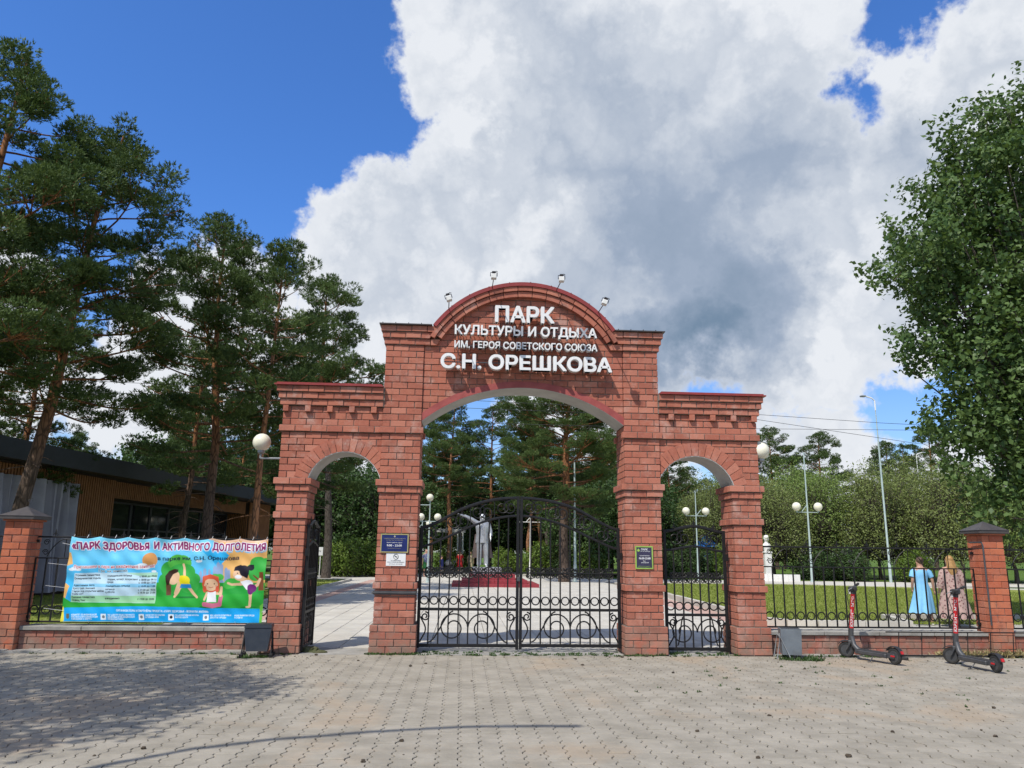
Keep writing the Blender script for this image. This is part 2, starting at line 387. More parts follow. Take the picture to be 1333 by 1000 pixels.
# ================================================================== GROUND
def ground_mat(name, a, b_, c_, sandamt=.5, scale=1.0, rough=.92, tonevar=.25):
    m,N,b=new_mat(name)
    pos=N.node('ShaderNodeNewGeometry').outputs['Position']
    oi=N.node('ShaderNodeObjectInfo').outputs['Random']; at=N.node('ShaderNodeAttribute',attribute_name='tone').outputs['Fac']
    r=N.math('FRACT',N.math('ADD',oi,at))
    col=N.mix(N.smooth(N.noise(pos,2.2*scale,7,.65),.35,.68),c4(a),c4(b_))
    col=N.mix(N.smooth(r,0,1,0,tonevar),col,c4(tuple(x*.62 for x in a)))
    sand=N.math('MULTIPLY',N.smooth(N.noise(pos,.55*scale,8,.62,dist=.4),.52,.66),sandamt)
    col=N.mix(sand,col,c4(c_))
    blot=N.smooth(N.noise(pos,1.3*scale,8,.7),.60,.74,0,.55)
    col=N.mix(blot,col,c4(tuple(x*.5 for x in a)))
    spk=N.smooth(N.noise(pos,70*scale,4,.7),.58,.8,0,.5)
    col=N.mix(spk,col,c4(tuple(x*.45 for x in a)))
    spk2=N.smooth(N.noise(pos,45*scale,3,.6),.64,.78,0,.35)
    col=N.mix(spk2,col,(.55,.52,.46,1))
    N.put(b.inputs['Base Color'],col); b.inputs['Roughness'].default_value=rough; b.inputs['Specular IOR Level'].default_value=.2
    bn=N.node('ShaderNodeBump'); bn.inputs['Strength'].default_value=.55; bn.inputs['Distance'].default_value=.008
    N.put(bn.inputs['Height'],N.math('ADD',N.noise(pos,55,6,.65),N.math('MULTIPLY',N.noise(pos,6,4,.6),1.5))); N.put(b.inputs['Normal'],bn.outputs[0])
    return m
M_PAVER=ground_mat('paver_concrete',(.345,.312,.255),(.255,.23,.185),(.36,.275,.19),.55)
M_SAND=ground_mat('joint_sand',(.10,.088,.07),(.07,.06,.048),(.17,.13,.09),.45)
# joints silt up towards the right of the forecourt
_N=NT(M_SAND.node_tree); _b=_N.n['Principled BSDF']; _old=_b.inputs['Base Color'].links[0].from_socket
_p=_N.node('ShaderNodeNewGeometry').outputs['Position']; _sx=_N.node('ShaderNodeSeparateXYZ'); _N.l.new(_p,_sx.inputs[0])
_f=_N.math('MULTIPLY',_N.smooth(_N.math('ADD',_sx.outputs[0],_N.math('MULTIPLY',_N.noise(_p,.5,5,.6),4.0)),-1.0,4.5),.85)
_N.put(_b.inputs['Base Color'],_N.mix(_f,_old,(.25,.222,.178,1)))
M_SLAB=ground_mat('pale_slab',(.56,.53,.46),(.46,.43,.375),(.50,.45,.37),.35,.6,tonevar=.3)
M_SLABR=ground_mat('pink_slab',(.50,.34,.28),(.44,.29,.24),(.40,.28,.22),.3,.8)
M_PATH=ground_mat('park_path',(.50,.48,.43),(.42,.40,.36),(.44,.40,.33),.4,.6)
M_EARTH=ground_mat('earth',(.12,.095,.06),(.08,.07,.04),(.06,.085,.03),.7,.5)
def grass_mat(name,a,b_):
    m,N,b=new_mat(name); pos=N.node('ShaderNodeNewGeometry').outputs['Position']
    c=N.mix(N.smooth(N.noise(pos,.45,7,.65),.32,.68),c4(a),c4(b_))
    c=N.mix(N.smooth(N.noise(pos,7,6,.7),.45,.75,0,.5),c,c4(tuple(x*.5 for x in a)))
    c=N.mix(N.smooth(N.noise(pos,2.0,5,.6),.62,.75,0,.4),c,(.16,.14,.055,1))
    N.put(b.inputs['Base Color'],c); b.inputs['Roughness'].default_value=.9; b.inputs['Specular IOR Level'].default_value=.15
    bn=N.node('ShaderNodeBump'); bn.inputs['Strength'].default_value=.9; bn.inputs['Distance'].default_value=.04
    N.put(bn.inputs['Height'],N.noise(pos,30,5,.7)); N.put(b.inputs['Normal'],bn.outputs[0]); return m
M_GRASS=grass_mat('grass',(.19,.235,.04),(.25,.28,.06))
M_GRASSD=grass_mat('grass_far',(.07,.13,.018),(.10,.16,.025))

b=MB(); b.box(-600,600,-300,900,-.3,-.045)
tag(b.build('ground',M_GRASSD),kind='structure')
b=MB(); b.box(-40,40,-40,.62,-.2,-.020)
court=tag(b.build('forecourt_paving',M_SAND),kind='structure')
# interlocking pavers of the forecourt, wavy short ends
PW,PL=.176,.172
AMP=.014
def wave(t): # one trapezoid wave per paver length
    return np.interp(t%1.0,[0,.12,.38,.62,.88,1],[-1,-1,1,1,-1,-1])*AMP
ts=[.012,.12,.38,.62,.88,.988]
half=PW/2-.0045
outl=[(-half+wave(t),(t-.5)*PL) for t in ts][::-1]+[(half+wave(t),(t-.5)*PL) for t in ts]
def paver_shape(bm,cx,cy,dz,tone,tilt=(0,0),k=1):
    n=len(outl); top=[]; bot=[]; inn=[]
    for x,y in outl:
        z=dz+tilt[0]*x+tilt[1]*y
        inn.append((cx+x*.955,cy+y*.965,z)); top.append((cx+x,cy+y,z-.0035)); bot.append((cx+x,cy+y,-.03))
    vs=inn+top+bot
    # outline runs counter-clockwise seen from above
    fs=[tuple(range(n))]+[(n+i,n+(i+1)%n,(i+1)%n,i) for i in range(n)]+[(2*n+i,2*n+(i+1)%n,n+(i+1)%n,n+i) for i in range(n)]
    bm.add(vs,fs,0,tone)
# make sure orientation is ccw
ar=sum(outl[i][0]*outl[(i+1)%len(outl)][1]-outl[(i+1)%len(outl)][0]*outl[i][1] for i in range(len(outl)))
if ar<0: outl=outl[::-1]
pbm=[]
for q in range(6):
    bm=MB(); rg=random.Random(q); paver_shape(bm,0,0,rg.uniform(-.001,.0025),0,(rg.uniform(-.012,.012),rg.uniform(-.012,.012))); pbm.append(bm.mesh('paver',M_PAVER))
pv=[]; 
CX,CY=-.9897,-12.88
for i in range(-76,78):
    for j in range(0,62):
        x=i*PW; y=-.14-(j+.5)*PL
        X=x-CX; Y=y-CY
        if Y<4.6: continue
        # inside the view wedge with margin
        a=math.atan2(X,Y)
        if a<-.78 or a>.93: continue
        pv.append((math.hypot(X,Y),x,y))
pv.sort()
vis=[p for p in pv if p[2]-CY>5.75 and -.60<math.atan2(p[1]-CX,p[2]-CY)<.70]
near=set((p[1],p[2]) for p in vis[:300])
bm=MB(); rg=random.Random(3)
for d,x,y in pv:
    if (x,y) in near:
        link('paver',pbm[rg.randrange(6)],court,(x,y,rg.uniform(-.0015,.0015)))
    else:
        paver_shape(bm,x,y,rg.uniform(-.003,.003),rg.random(),(rg.uniform(-.012,.012),rg.uniform(-.012,.012)))
tag(bm.build('paver_field',M_PAVER,court),kind='stuff')
# cracked concrete strip below the fence lines and the gate sills
b=MB(); 
xs=np.linspace(-14,-4.12,40); rg=random.Random(9)
for i in range(39):
    b.box(xs[i]+.003,xs[i+1],-.13+rg.uniform(-.02,.02),.13,-.05,.035+rg.uniform(-.008,.008))
xs=np.linspace(4.12,14,36)
for i in range(35):
    b.box(xs[i]+.003,xs[i+1],-.10+rg.uniform(-.02,.02),.11,-.05,.012+rg.uniform(-.006,.006))
tag(b.build('concrete_kerb',M_CONC),kind='structure')
b=MB(); b.box(-3.5,-2.43,-.14,.66,-.05,-.004); b.box(-1.68,1.64,-.14,.66,-.05,.004); b.box(2.39,3.42,-.14,.66,-.05,-.002)
tag(b.build('gate_sill',M_CONC),kind='structure')

# park plaza of pale slabs beyond the gate
b=MB(); b.box(-7.0,7.6,.66,46,-.2,-.012); b.box(-30,-7.0,30,46,-.2,-.012); b.box(7.6,60,30.5,46,-.2,-.012)
plaza=tag(b.build('park_plaza',pm('slab_joint',(.20,.185,.155),(.14,.13,.11),rough=.95,coord='World')),kind='structure')
SW=.5
def in_plaza(x,y):
    if y<.7 or y>31: return False
    if x<-6.75+ (0 if y>1 else 0): return False
    if x>6.9 and y>4.5: return False
    return x<7.3
slabs=[]; 
for i in range(-14,16):
    for j in range(0,61):
        x=(i+.5)*SW; y=.72+(j+.5)*SW
        if in_plaza(x,y):
            slabs.append((math.hypot(x-CX,y-CY),x,y,i,j))
slabs.sort()
def slab_bm(bm,x,y,w=SW,tone=0.0,dz=0.0,mi=0):
    h=w/2-.006; bm.cbox(x-h,x+h,y-h,y+h,-.03,.004+dz,.004,mi,tone)
sm={}
for k,mm in (('a',M_SLAB),('b',M_SLABR)):
    bm=MB(); slab_bm(bm,0,0); sm[k]=bm.mesh('slab',mm)
def is_pink(i,j): return i in (-12,) or (i in (11,12) and 6<j<34)
bm=MB(); rg=random.Random(4); cnt=0
def slab_seen(x,y):
    # through one of the three openings, from the camera
    t=(-CY)/(y-CY); xg=CX+(x-CX)*t
    return -3.5<xg<-2.4 or -1.7<xg<1.66 or 2.4<xg<3.45
for d,x,y,i,j in slabs:
    if slab_seen(x,y) and cnt<300:
        link('slab',sm['b' if is_pink(i,j) else 'a'],plaza,(x,y,rg.uniform(-.002,.002))); cnt+=1
    else: slab_bm(bm,x,y,SW,rg.random(),rg.uniform(-.002,.002),1 if is_pink(i,j) else 0)
tag(bm.build('slab_field',[M_SLAB,M_SLABR],plaza),kind='stuff')
# far, thin paving where the slabs can no longer be told apart
b=MB()
b.box(-30,-6.9,30.6,38,-.02,.002); b.box(-6.9,7.5,31.3,46,-.02,.002); b.box(7.5,60,30.6,36.8,-.02,.002)
tag(b.build('far_promenade',M_SLAB),kind='structure')
# lawns: raised patches with stone edging
def kerb_line(bm,pts,w=.14,h=.11,step=1.0,rg=random.Random(2)):
    for (x0,y0),(x1,y1) in zip(pts[:-1],pts[1:]):
        L=math.hypot(x1-x0,y1-y0); n=max(1,round(L/step)); dx,dy=(x1-x0)/L,(y1-y0)/L; nx,ny=-dy*w/2,dx*w/2
        for k in range(n):
            a=k/n*L+.006; e=(k+1)/n*L-.006; hh=h+rg.uniform(-.008,.008)
            poly=[(x0+dx*a-nx,y0+dy*a-ny),(x0+dx*e-nx,y0+dy*e-ny),(x0+dx*e+nx,y0+dy*e+ny),(x0+dx*a+nx,y0+dy*a+ny)]
            bm.prismz(poly,-.03,hh,0,rg.random())
def lawn(name,poly,z=.06,step=.5,mat=None):
    xs=[p[0] for p in poly]; ys=[p[1] for p in poly]
    bm=MB(); bm.prismz(poly,-.04,z); return tag(bm.build(name,mat or M_GRASS),kind='structure')
R_L=[(6.25,5.7),(6.6,5.15),(7.2,4.95),(9.2,5.0),(9.8,6.9),(30,7.4),(30,23.5),(16.5,29.3),(7.2,28.6),(6.75,17),(6.35,9)]
lawn('lawn',R_L)
bm=MB(); kerb_line(bm,[(6.75,17),(6.35,9),(6.17,5.7),(6.5,5.03),(7.1,4.8),(9.3,4.85),(9.75,6.75),(30,7.25)],.16,.17,1.0)
kerb_line(bm,[(7.2,28.6),(16.5,29.4),(30,23.6)],.18,.10); kerb_line(bm,[(7.2,28.6),(6.75,17)],.16,.12)
tag(bm.build('stone_edging',M_SLAB),kind='structure')
# footpath between fence and lawn (where the two women walk) and across
b=MB(); b.box(7.4,40,.6,7.2,-.03,.004)
tag(b.build('footpath',M_PATH),kind='structure')
b=MB(); b.prismz([(16.6,29.7),(30.5,23.8),(60,15),(60,19),(31,27),(18,33)],-.03,.010)
tag(b.build('curved_path',M_SLAB),kind='structure')
L_L=[(-6.9,1.2),(-6.9,29.5),(-30,29.5),(-30,1.2)]
lawn('left_lawn',L_L,.05)
bm=MB(); kerb_line(bm,[(-6.85,1.2),(-6.85,29.5)],.15,.11,1.0); kerb_line(bm,[(-6.8,29.6),(-30,29.6)],.15,.1)
tag(bm.build('left_edging',M_SLAB),kind='structure')
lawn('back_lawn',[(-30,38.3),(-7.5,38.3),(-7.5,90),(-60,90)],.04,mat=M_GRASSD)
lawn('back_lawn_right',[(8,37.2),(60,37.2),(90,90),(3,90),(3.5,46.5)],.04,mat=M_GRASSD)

# ================================================================== BRICK GATEWAY
CH=.11                       # course height
JT=.011
class Bricks:
    """collects the bricks of one thing, then links the largest ones as parts and joins the rest"""
    def __init__(s): s.items=[]           # (kind, data, score)
    def box(s,x0,x1,y0,y1,z0,z1,face):
        if x1-x0<.025 or y1-y0<.02 or z1-z0<.02: return
        s.items.append(['b',(x0,x1,y0,y1,z0,z1),face])
    def poly(s,pts,y0,y1,face='f'): s.items.append(['p',(pts,y0,y1),face])
    def finish(s,root,mat,limit=300,hidden=lambda x,z:False,name='brick'):
        ox,oy,oz=root.location
        sc=[]
        for n,(k,d,face) in enumerate(s.items):
            if k=='b':
                x0,x1,y0,y1,z0,z1=d
                w=(x1-x0) if face in 'fb' else (y1-y0)*.25; a=w*(z1-z0); cx,cz,cy=(x0+x1)/2,(z0+z1)/2,y0
            else:
                p=d[0]; a=abs(sum(p[i][0]*p[(i+1)%len(p)][1]-p[(i+1)%len(p)][0]*p[i][1] for i in range(len(p))))/2; cx=sum(q[0] for q in p)/len(p); cz=sum(q[1] for q in p)/len(p); cy=d[1]
            wx,wy,wz=cx+ox,cy+oy,cz+oz
            D=math.sqrt((wx-CX)**2+(wy-CY)**2+(wz-1.6)**2)
            v=a/D/D*(1 if face=='f' else 0.02 if face=='b' else .9)*(0.05 if hidden(wx,wz) else 1)
            sc.append((-v,n))
        sc.sort(); big=set(n for v,n in sc[:limit]); cache={}; rest=MB(); rg=random.Random(len(s.items))
        for n,(k,d,face) in enumerate(s.items):
            if n in big:
                if k=='b':
                    x0,x1,y0,y1,z0,z1=d
                    key=(round(x1-x0,3),round(y1-y0,3),round(z1-z0,3))
                    if key not in cache:
                        m=MB(); m.cbox(0,x1-x0,0,y1-y0,0,z1-z0,.0045); cache[key]=m.mesh('brick',mat)
                    link(name,cache[key],root,(x0,y0+rg.uniform(-.0045,.0035),z0+rg.uniform(-.002,.002)),(rg.uniform(-.012,.012),rg.uniform(-.009,.009),rg.uniform(-.010,.010)))
                else:
                    m=MB(); cx=sum(q[0] for q in d[0])/len(d[0]); cz=sum(q[1] for q in d[0])/len(d[0])
                    m.prism([(x-cx,z-cz) for x,z in d[0]],0,d[2]-d[1]); m.build(name,mat,root,(cx,d[1],cz))
            else:
                t=rg.random()
                if k=='b':
                    jy=rg.uniform(-.0045,.0035); rest.cbox(d[0]+rg.uniform(0,.003),d[1]-rg.uniform(0,.003),d[2]+jy,d[3]+jy,d[4]+rg.uniform(0,.002),d[5]-rg.uniform(0,.003),.0045,0,t)
                else: rest.prism(d[0],d[1],d[2],0,t)
        if len(s.items)>limit: tag(rest.build('brickwork',mat,root),kind='stuff')
def clip_half(poly,nx,nz,c,keep_ge=True):
    """keep the side n.p >= c (or <=)"""
    out=[]; m=len(poly)
    for i in range(m):
        p,q=poly[i],poly[(i+1)%m]; dp=nx*p[0]+nz*p[1]-c; dq=nx*q[0]+nz*q[1]-c
        if not keep_ge: dp,dq=-dp,-dq
        if dp>=0: out.append(p)
        if (dp>0)!=(dq>0) and abs(dp-dq)>1e-12:
            t=dp/(dp-dq); out.append((p[0]+(q[0]-p[0])*t,p[1]+(q[1]-p[1])*t))
    return out
def area(p): return abs(sum(p[i][0]*p[(i+1)%len(p)][1]-p[(i+1)%len(p)][0]*p[i][1] for i in range(len(p))))/2
def course(B,x0,x1,k,y0,depth,proud=0.0,off=None,clips=(),face='f',unit=.262,z0=None,h=None):
    """one course of stretchers on a front face; clips: (cx,cz,R,'out'|'in')"""
    z=k*CH if z0 is None else z0; hh=CH if h is None else h
    off=((k%2)*unit/2) if off is None else off
    edges=[x0]; x=x0+(unit if off==0 else off)
    while x<x1-.05: edges.append(x); x+=unit
    edges.append(x1)
    for a,c in zip(edges[:-1],edges[1:]):
        bx0,bx1=a+JT/2,c-JT/2; bz0,bz1=z+JT/2,z+hh-JT/2
        if a==x0: bx0=a
        if c==x1: bx1=c
        poly=[(bx0,bz0),(bx1,bz0),(bx1,bz1),(bx0,bz1)]; cut=False; gone=False
        for cx,cz,R,mode in clips:
            rs=[math.hypot(px-cx,pz-cz) for px,pz in poly]
            if mode=='out':
                if max(rs)<=R: gone=True; break
                mx,mz=sum(p[0] for p in poly)/len(poly)-cx,sum(p[1] for p in poly)/len(poly)-cz
                # nearest point of the rectangle to the centre
                qx=min(max(cx,bx0),bx1)-cx; qz=min(max(cz,bz0),bz1)-cz
                if math.hypot(qx,qz)<R:
                    L=math.hypot(mx,mz); poly=clip_half(poly,mx/L,mz/L,R+(mx*cx+mz*cz)/L,True); cut=True
            else:
                if min(rs)>=R: gone=True; break
                if max(rs)>R:
                    mx,mz=sum(p[0] for p in poly)/len(poly)-cx,sum(p[1] for p in poly)/len(poly)-cz
                    L=math.hypot(mx,mz); poly=clip_half(poly,mx/L,mz/L,R+(mx*cx+mz*cz)/L,False); cut=True
            if len(poly)<3: gone=True; break
        if gone or len(poly)<3 or area(poly)<.0007: continue
        if face=='f':
            if cut: B.poly(poly,y0-proud,y0-proud+depth)
            else: B.box(bx0,bx1,y0-proud,y0-proud+depth,bz0,bz1,'f')
        else:
            if cut: B.poly(poly,y0+proud-depth,y0+proud,'b')
            else: B.box(bx0,bx1,y0+proud-depth,y0+proud,bz0,bz1,'b')
def side(B,xf,sgn,y0,y1,k,proud=0.0,z0=None,h=None,inset=.12,unit=.262):
    """bricks of a side face at x=xf looking towards sgn, between the front and back rows"""
    z=k*CH if z0 is None else z0; hh=CH if h is None else h
    a=y0+inset-proud; e=y1-inset+proud
    n=max(1,round((e-a)/unit)); 
    for i in range(n):
        ya=a+(e-a)*i/n+JT/2; yb=a+(e-a)*(i+1)/n-JT/2
        xo=xf+sgn*proud; xa,xb=(xo-.115,xo) if sgn>0 else (xo,xo+.115)
        B.box(xa,xb,ya,yb,z+JT/2,z+hh-JT/2,'s')
def pier_course(B,x0,x1,y0,y1,k,proud=0.0,sides=(-1,1)):
    p=proud; alt=k%2
    fx0=x0-(p if -1 in sides else 0); fx1=x1+(p if 1 in sides else 0)
    course(B,fx0,fx1,k,y0,.12,p); course(B,fx0,fx1,k,y1,.12,p,face='b')
    for s_ in sides: side(B,x0 if s_<0 else x1,s_,y0,y1,k,p)
T=.64
P1=(-4.04,-3.55); P2=(-2.38,-1.73); P3=(1.73,2.34); P4=(3.58,4.06)
gate=thing('brick_gateway','tall red brick park gateway with a big central arch and two small side arches','gateway',(0,0,0))
B=Bricks(); core=MB()
MI=.013
for n,(x0,x1) in enumerate((P1,P2,P3,P4)):
    outer=n in (0,3)
    for k in range(25):
        pr=.0
        if k<4: pr=.045
        elif k==9: pr=.032
        elif k==19 and outer: pr=.032
        elif k==23: pr=.03
        elif k==24: pr=.062
        pier_course(B,x0,x1,0,T,k,pr)
        core.box(x0-pr+MI,x1+pr-MI,-pr+MI,T+pr-MI,k*CH-(.05 if k==0 else 0),(k+1)*CH-.0005*(k%2))
AL=(-2.965,2.581,.609); AR=(2.955,2.555,.68); RT=.235
MA=(0.0,1.636,2.724); UA=(0.0,4.29,1.94)
# wings
for sx,(wx0,wx1),A in ((-1,(-4.04,-2.38),AL),(1,(2.34,4.06),AR)):
    for k in range(25,39):
        pr=0.0
        if k==32: pr=.04
        elif k==36: pr=.05
        elif k==37: pr=.08
        elif k==38: pr=.11
        xa=wx0-(pr if sx<0 else 0); xb=wx1+(pr if sx>0 else 0)
        cl=[(A[0],A[1],A[2]+RT*.55,'out')] if k<32 else []
        if k==35:
            course(B,xa,xb,k,.0,.12,0); course(B,xa,xb,k,T,.12,0,face='b')
            # dentils
            nd=5
            for i in range(nd):
                dx=(wx0-.0 if sx<0 else wx1-.095)+ (i*.365 if sx<0 else -i*.365)
                B.box(dx,dx+.095,-.06,.0-.001,k*CH+.004,(k+1)*CH-.002,'f')
        else:
            course(B,xa,xb,k,0,.12,pr,clips=cl); course(B,xa,xb,k,T,.12,pr,clips=cl,face='b')
        side(B,wx0 if sx<0 else wx1,sx,0,T,k,pr)
        if k>=32: core.box((wx0-pr+MI) if sx<0 else wx0-.02,(wx1+pr-MI) if sx>0 else wx1+.02,-pr+MI,T+pr-MI,k*CH+.0005,(k+1)*CH)
    # core of the spandrel below the band, in thin vertical strips
    N_=26
    for i in range(N_):
        a=wx0+MI*(sx<0)+(wx1-wx0)*i/N_; c=wx0+(wx1-wx0)*(i+1)/N_-MI*(sx>0)*(i==N_-1)
        def low(x):
            d=A[2]**2+.0-(x-A[0])**2
            return A[1]+math.sqrt(d)+.012 if d>0 else 2.75
        z=max(2.75,low(a),low(c),low((a+c)/2))
        core.box(a,c+.0005,MI,T-MI,z,32*CH)
    # ring of bricks on end
    cx,cz,R=A
    a0=math.asin((2.75-cz)/(R+.12)); n=17
    for i in range(n):
        t0=a0+(PI-2*a0)*i/n; t1=a0+(PI-2*a0)*(i+1)/n
        g=.0055/(R+.1)
        r0,r1=R+.012,R+RT
        pts=[(cx+r0*math.cos(t0+g),cz+r0*math.sin(t0+g)),(cx+r1*math.cos(t0+g*.7),cz+r1*math.sin(t0+g*.7)),(cx+r1*math.cos(t1-g*.7),cz+r1*math.sin(t1-g*.7)),(cx+r0*math.cos(t1-g),cz+r0*math.sin(t1-g))]
        xmx=max(p[0] for p in pts); xmn=min(p[0] for p in pts)
        if min(p[1] for p in pts)<2.70: continue
        if sx<0 and xmn>-2.38: continue
        if sx>0 and xmx<2.34: continue
        if sx<0: pts=clip_half(pts,1,0,-2.383,False)
        else: pts=clip_half(pts,1,0,2.343,True)
        if len(pts)<3 or area(pts)<.002: continue
        B.poly(pts,-.007,.113); B.poly(pts,T-.113,T+.007,'b')
# towers
for sx,(tx0,tx1) in ((-1,(-2.38,-1.73)),(1,(1.73,2.34))):
    for k in range(25,49):
        pr=.03
        if k==32: pr=.07
        if k in (46,47,48): pr=.03*(k-44)
        xa=tx0-(pr-.03 if sx<0 or k==32 else 0); xb=tx1+(pr-.03 if sx>0 or k==32 else 0)
        if k in (46,47,48):
            # the bands run on to meet the curved cornice
            if sx<0: xb=-1.2
            else: xa=1.2
            cl=[(UA[0],UA[1],1.865 if k>46 else 1.70,'out')]
            course(B,xa,xb,k,0,.12,pr,clips=cl); course(B,xa,xb,k,T,.12,pr,clips=cl,face='b')
        else:
            course(B,xa,xb,k,0,.12,pr); course(B,xa,xb,k,T,.12,pr,face='b')
        if k<34: side(B,tx1 if sx<0 else tx0,-sx,0,T,k,0 if k!=32 else .0)
        if k>37: side(B,tx0 if sx<0 else tx1,sx,0,T,k,pr-.03)
        q0,q1=(tx0-pr+.03+MI,tx1-MI) if sx<0 else (tx0+MI,tx1+pr-.03-MI)
        core.box(q0,q1,-pr+MI,T+pr-MI,k*CH+.0005*(k%2),(k+1)*CH)
# arch wall between the towers
for k in range(33,58):
    cl=[(MA[0],MA[1],MA[2]+.075,'out')]+([(UA[0],UA[1],1.70,'in')] if k>=46 else [])
    course(B,-1.725,1.725,k,0,.12,0,clips=cl,off=((k+1)%2)*.131); course(B,-1.725,1.725,k,T,.12,0,clips=cl,face='b')
N_=60
def zlo(x):
    return MA[1]+math.sqrt(max(0,(MA[2]+.02)**2-(x-MA[0])**2))
def zhi(x):
    d=1.93**2-(x-UA[0])**2; return min(6.3,UA[1]+math.sqrt(d)) if d>0 else 5.39
for i in range(N_):
    a=-1.73+3.46*i/N_; c=-1.73+3.46*(i+1)/N_
    zt=min(zhi(a),zhi(c)); zt=max(zt,5.30) if abs(a)>1.5 else zt
    core.box(a,c+.0005,MI,T-MI,max(zlo(a),zlo(c)),zt)
# curved cornice: two brick bands under a red sheet cap
cx,cz,R=UA
def arc_bricks(r0,r1,pr,a0,a1,n,off):
    th=[a0]; st=(a1-a0)/n; t=a0+(st*off if off else st)
    while t<a1-st*.2: th.append(t); t+=st
    th.append(a1)
    for t0,t1 in zip(th[:-1],th[1:]):
        g=.0055/r1; m=4
        ps=[(cx+r0*math.cos(t0+g+(t1-t0-2*g)*i/m),cz+r0*math.sin(t0+g+(t1-t0-2*g)*i/m)) for i in range(m+1)]
        qs=[(cx+r1*math.cos(t1-g-(t1-t0-2*g)*i/m),cz+r1*math.sin(t1-g-(t1-t0-2*g)*i/m)) for i in range(m+1)]
        B.poly(ps+qs,-pr,-pr+.12+pr); B.poly(ps+qs,T+pr-.12,T+pr,'b')
ae=math.asin((5.19-cz)/1.83)
arc_bricks(1.792,1.872,.128,ae,PI-ae,15,0)
arc_bricks(1.69,1.780,.097,math.asin((5.20-cz)/1.74),PI-math.asin((5.20-cz)/1.74),14,.5)
cm=MB(); n=40; a0=math.asin((5.41-cz)/R)
ps=[(cx+(1.874)*math.cos(a0+(PI-2*a0)*i/n),cz+1.874*math.sin(a0+(PI-2*a0)*i/n)) for i in range(n+1)]
qs=[(cx+R*math.cos(a0+(PI-2*a0)*i/n),cz+R*math.sin(a0+(PI-2*a0)*i/n)) for i in range(n+1)]
for i in range(n): cm.prism([ps[i],ps[i+1],qs[i+1],qs[i]],-.15,T+.15)
# standing seams of the curved sheet
for i in range(3,n-2,4):
    t=a0+(PI-2*a0)*i/n; p=(cx+(R+.001)*math.cos(t),cz+(R+.001)*math.sin(t)); 
    cm.tube([(p[0],-.155,p[1]),(p[0],T+.15,p[1])],.009,5)
cm.build('curved_roof_sheet',M_ROOFRED,gate)
for x0,x1,z,pr,sl in ((-4.04,-2.385,4.29,.15,-1),(2.345,4.06,4.29,.15,1)):
    cm=MB(); xa=x0-(pr if sl<0 else 0); xb=x1+(pr if sl>0 else 0)
    cm.box(xa,xb,-pr,T+pr,z,z+.022)
    cm.box(xa+.03,xb-.03,-pr+.04,T+pr-.04,z+.022,z+.05)
    cm.build('wing_roof_sheet',M_ROOFRED,gate)
for x0,x1 in ((-2.50,-1.60),(1.58,2.46)):
    cm=MB()
    cm.box(x0,x1,-.17,T+.17,5.39,5.408)
    for xx in np.arange(x0+.05,x1-.03,.22): cm.box(xx,xx+.012,-.165,T+.165,5.408,5.425)
    cm.build('tower_roof_sheet',M_DARKCAP,gate)
# painted edge and plastered underside of the main arch
bm=MB(); bk=MB(); sf=MB(); n=36; cx,cz,R=MA; a0=math.asin((3.742-cz)/R); a1=PI-a0
for i in range(n):
    t0=a0+(a1-a0)*i/n; t1=a0+(a1-a0)*(i+1)/n; g=0.0
    if True:
        bm.prism([(cx+(R+.002)*math.cos(t0),cz+(R+.002)*math.sin(t0)),(cx+(R+.112)*math.cos(t0),cz+(R+.112)*math.sin(t0)),(cx+(R+.112)*math.cos(t1),cz+(R+.112)*math.sin(t1)),(cx+(R+.002)*math.cos(t1),cz+(R+.002)*math.sin(t1))],-.012,.10)
        bk.prism([(cx+(R+.002)*math.cos(t0),cz+(R+.002)*math.sin(t0)),(cx+(R+.112)*math.cos(t0),cz+(R+.112)*math.sin(t0)),(cx+(R+.112)*math.cos(t1),cz+(R+.112)*math.sin(t1)),(cx+(R+.002)*math.cos(t1),cz+(R+.002)*math.sin(t1))],T-.1,T+.012)
bk.build('painted_arch_edge',M_REDPAINT,gate)
bm.build('painted_arch_edge',M_REDPAINT,gate)
def soffit(bm,A,z0,n=28,th=.02,y0=-.002,y1=T+.002):
    cx,cz,R=A; a0=math.asin((z0-cz)/R); o=len(bm.v)
    for i in range(n+1):
        t=a0+(PI-2*a0)*i/n
        for rr in (R,R+th):
            for y in (y0,y1): bm.v.append((cx+rr*math.cos(t),y,cz+rr*math.sin(t)))
    for i in range(n):
        p=o+4*i; q=p+4
        for f in ((p,q,q+1,p+1),(p+2,p+3,q+3,q+2),(p,p+2,q+2,q),(p+1,q+1,q+3,p+3)): bm.f.append(f); bm.mi.append(0); bm.tone.append(0)
soffit(sf,(MA[0],MA[1],MA[2]-.002),3.742,36,.03,-.009,T+.009); soffit(sf,AL,2.752); soffit(sf,AR,2.752)
sf.build('arch_underside',M_PLASTER,gate,smooth=True)
core.build('mortar',M_MORTAR,gate)
# pale smears of paint on brick joints at the pier caps are part of the brick material
B.finish(gate,M_BRICK,300)

# ---- iron clamp belt on the pier left of the main gate
b=MB(); b.box(-2.40,-1.712,-.022,-.010,.905,.96); b.box(-2.40,-2.39,-.010,.3,.91,.955); b.box(-1.722,-1.712,-.010,.34,.91,.955)
b.tube([(-2.42,-.03,.93),(-2.2,-.032,.935),(-1.95,-.03,.928),(-1.72,-.031,.934)],.012,6)
tag(b.build('pier_strap',M_DGREY),'dark strap wrapped round the brick pier left of the main gate','strap')

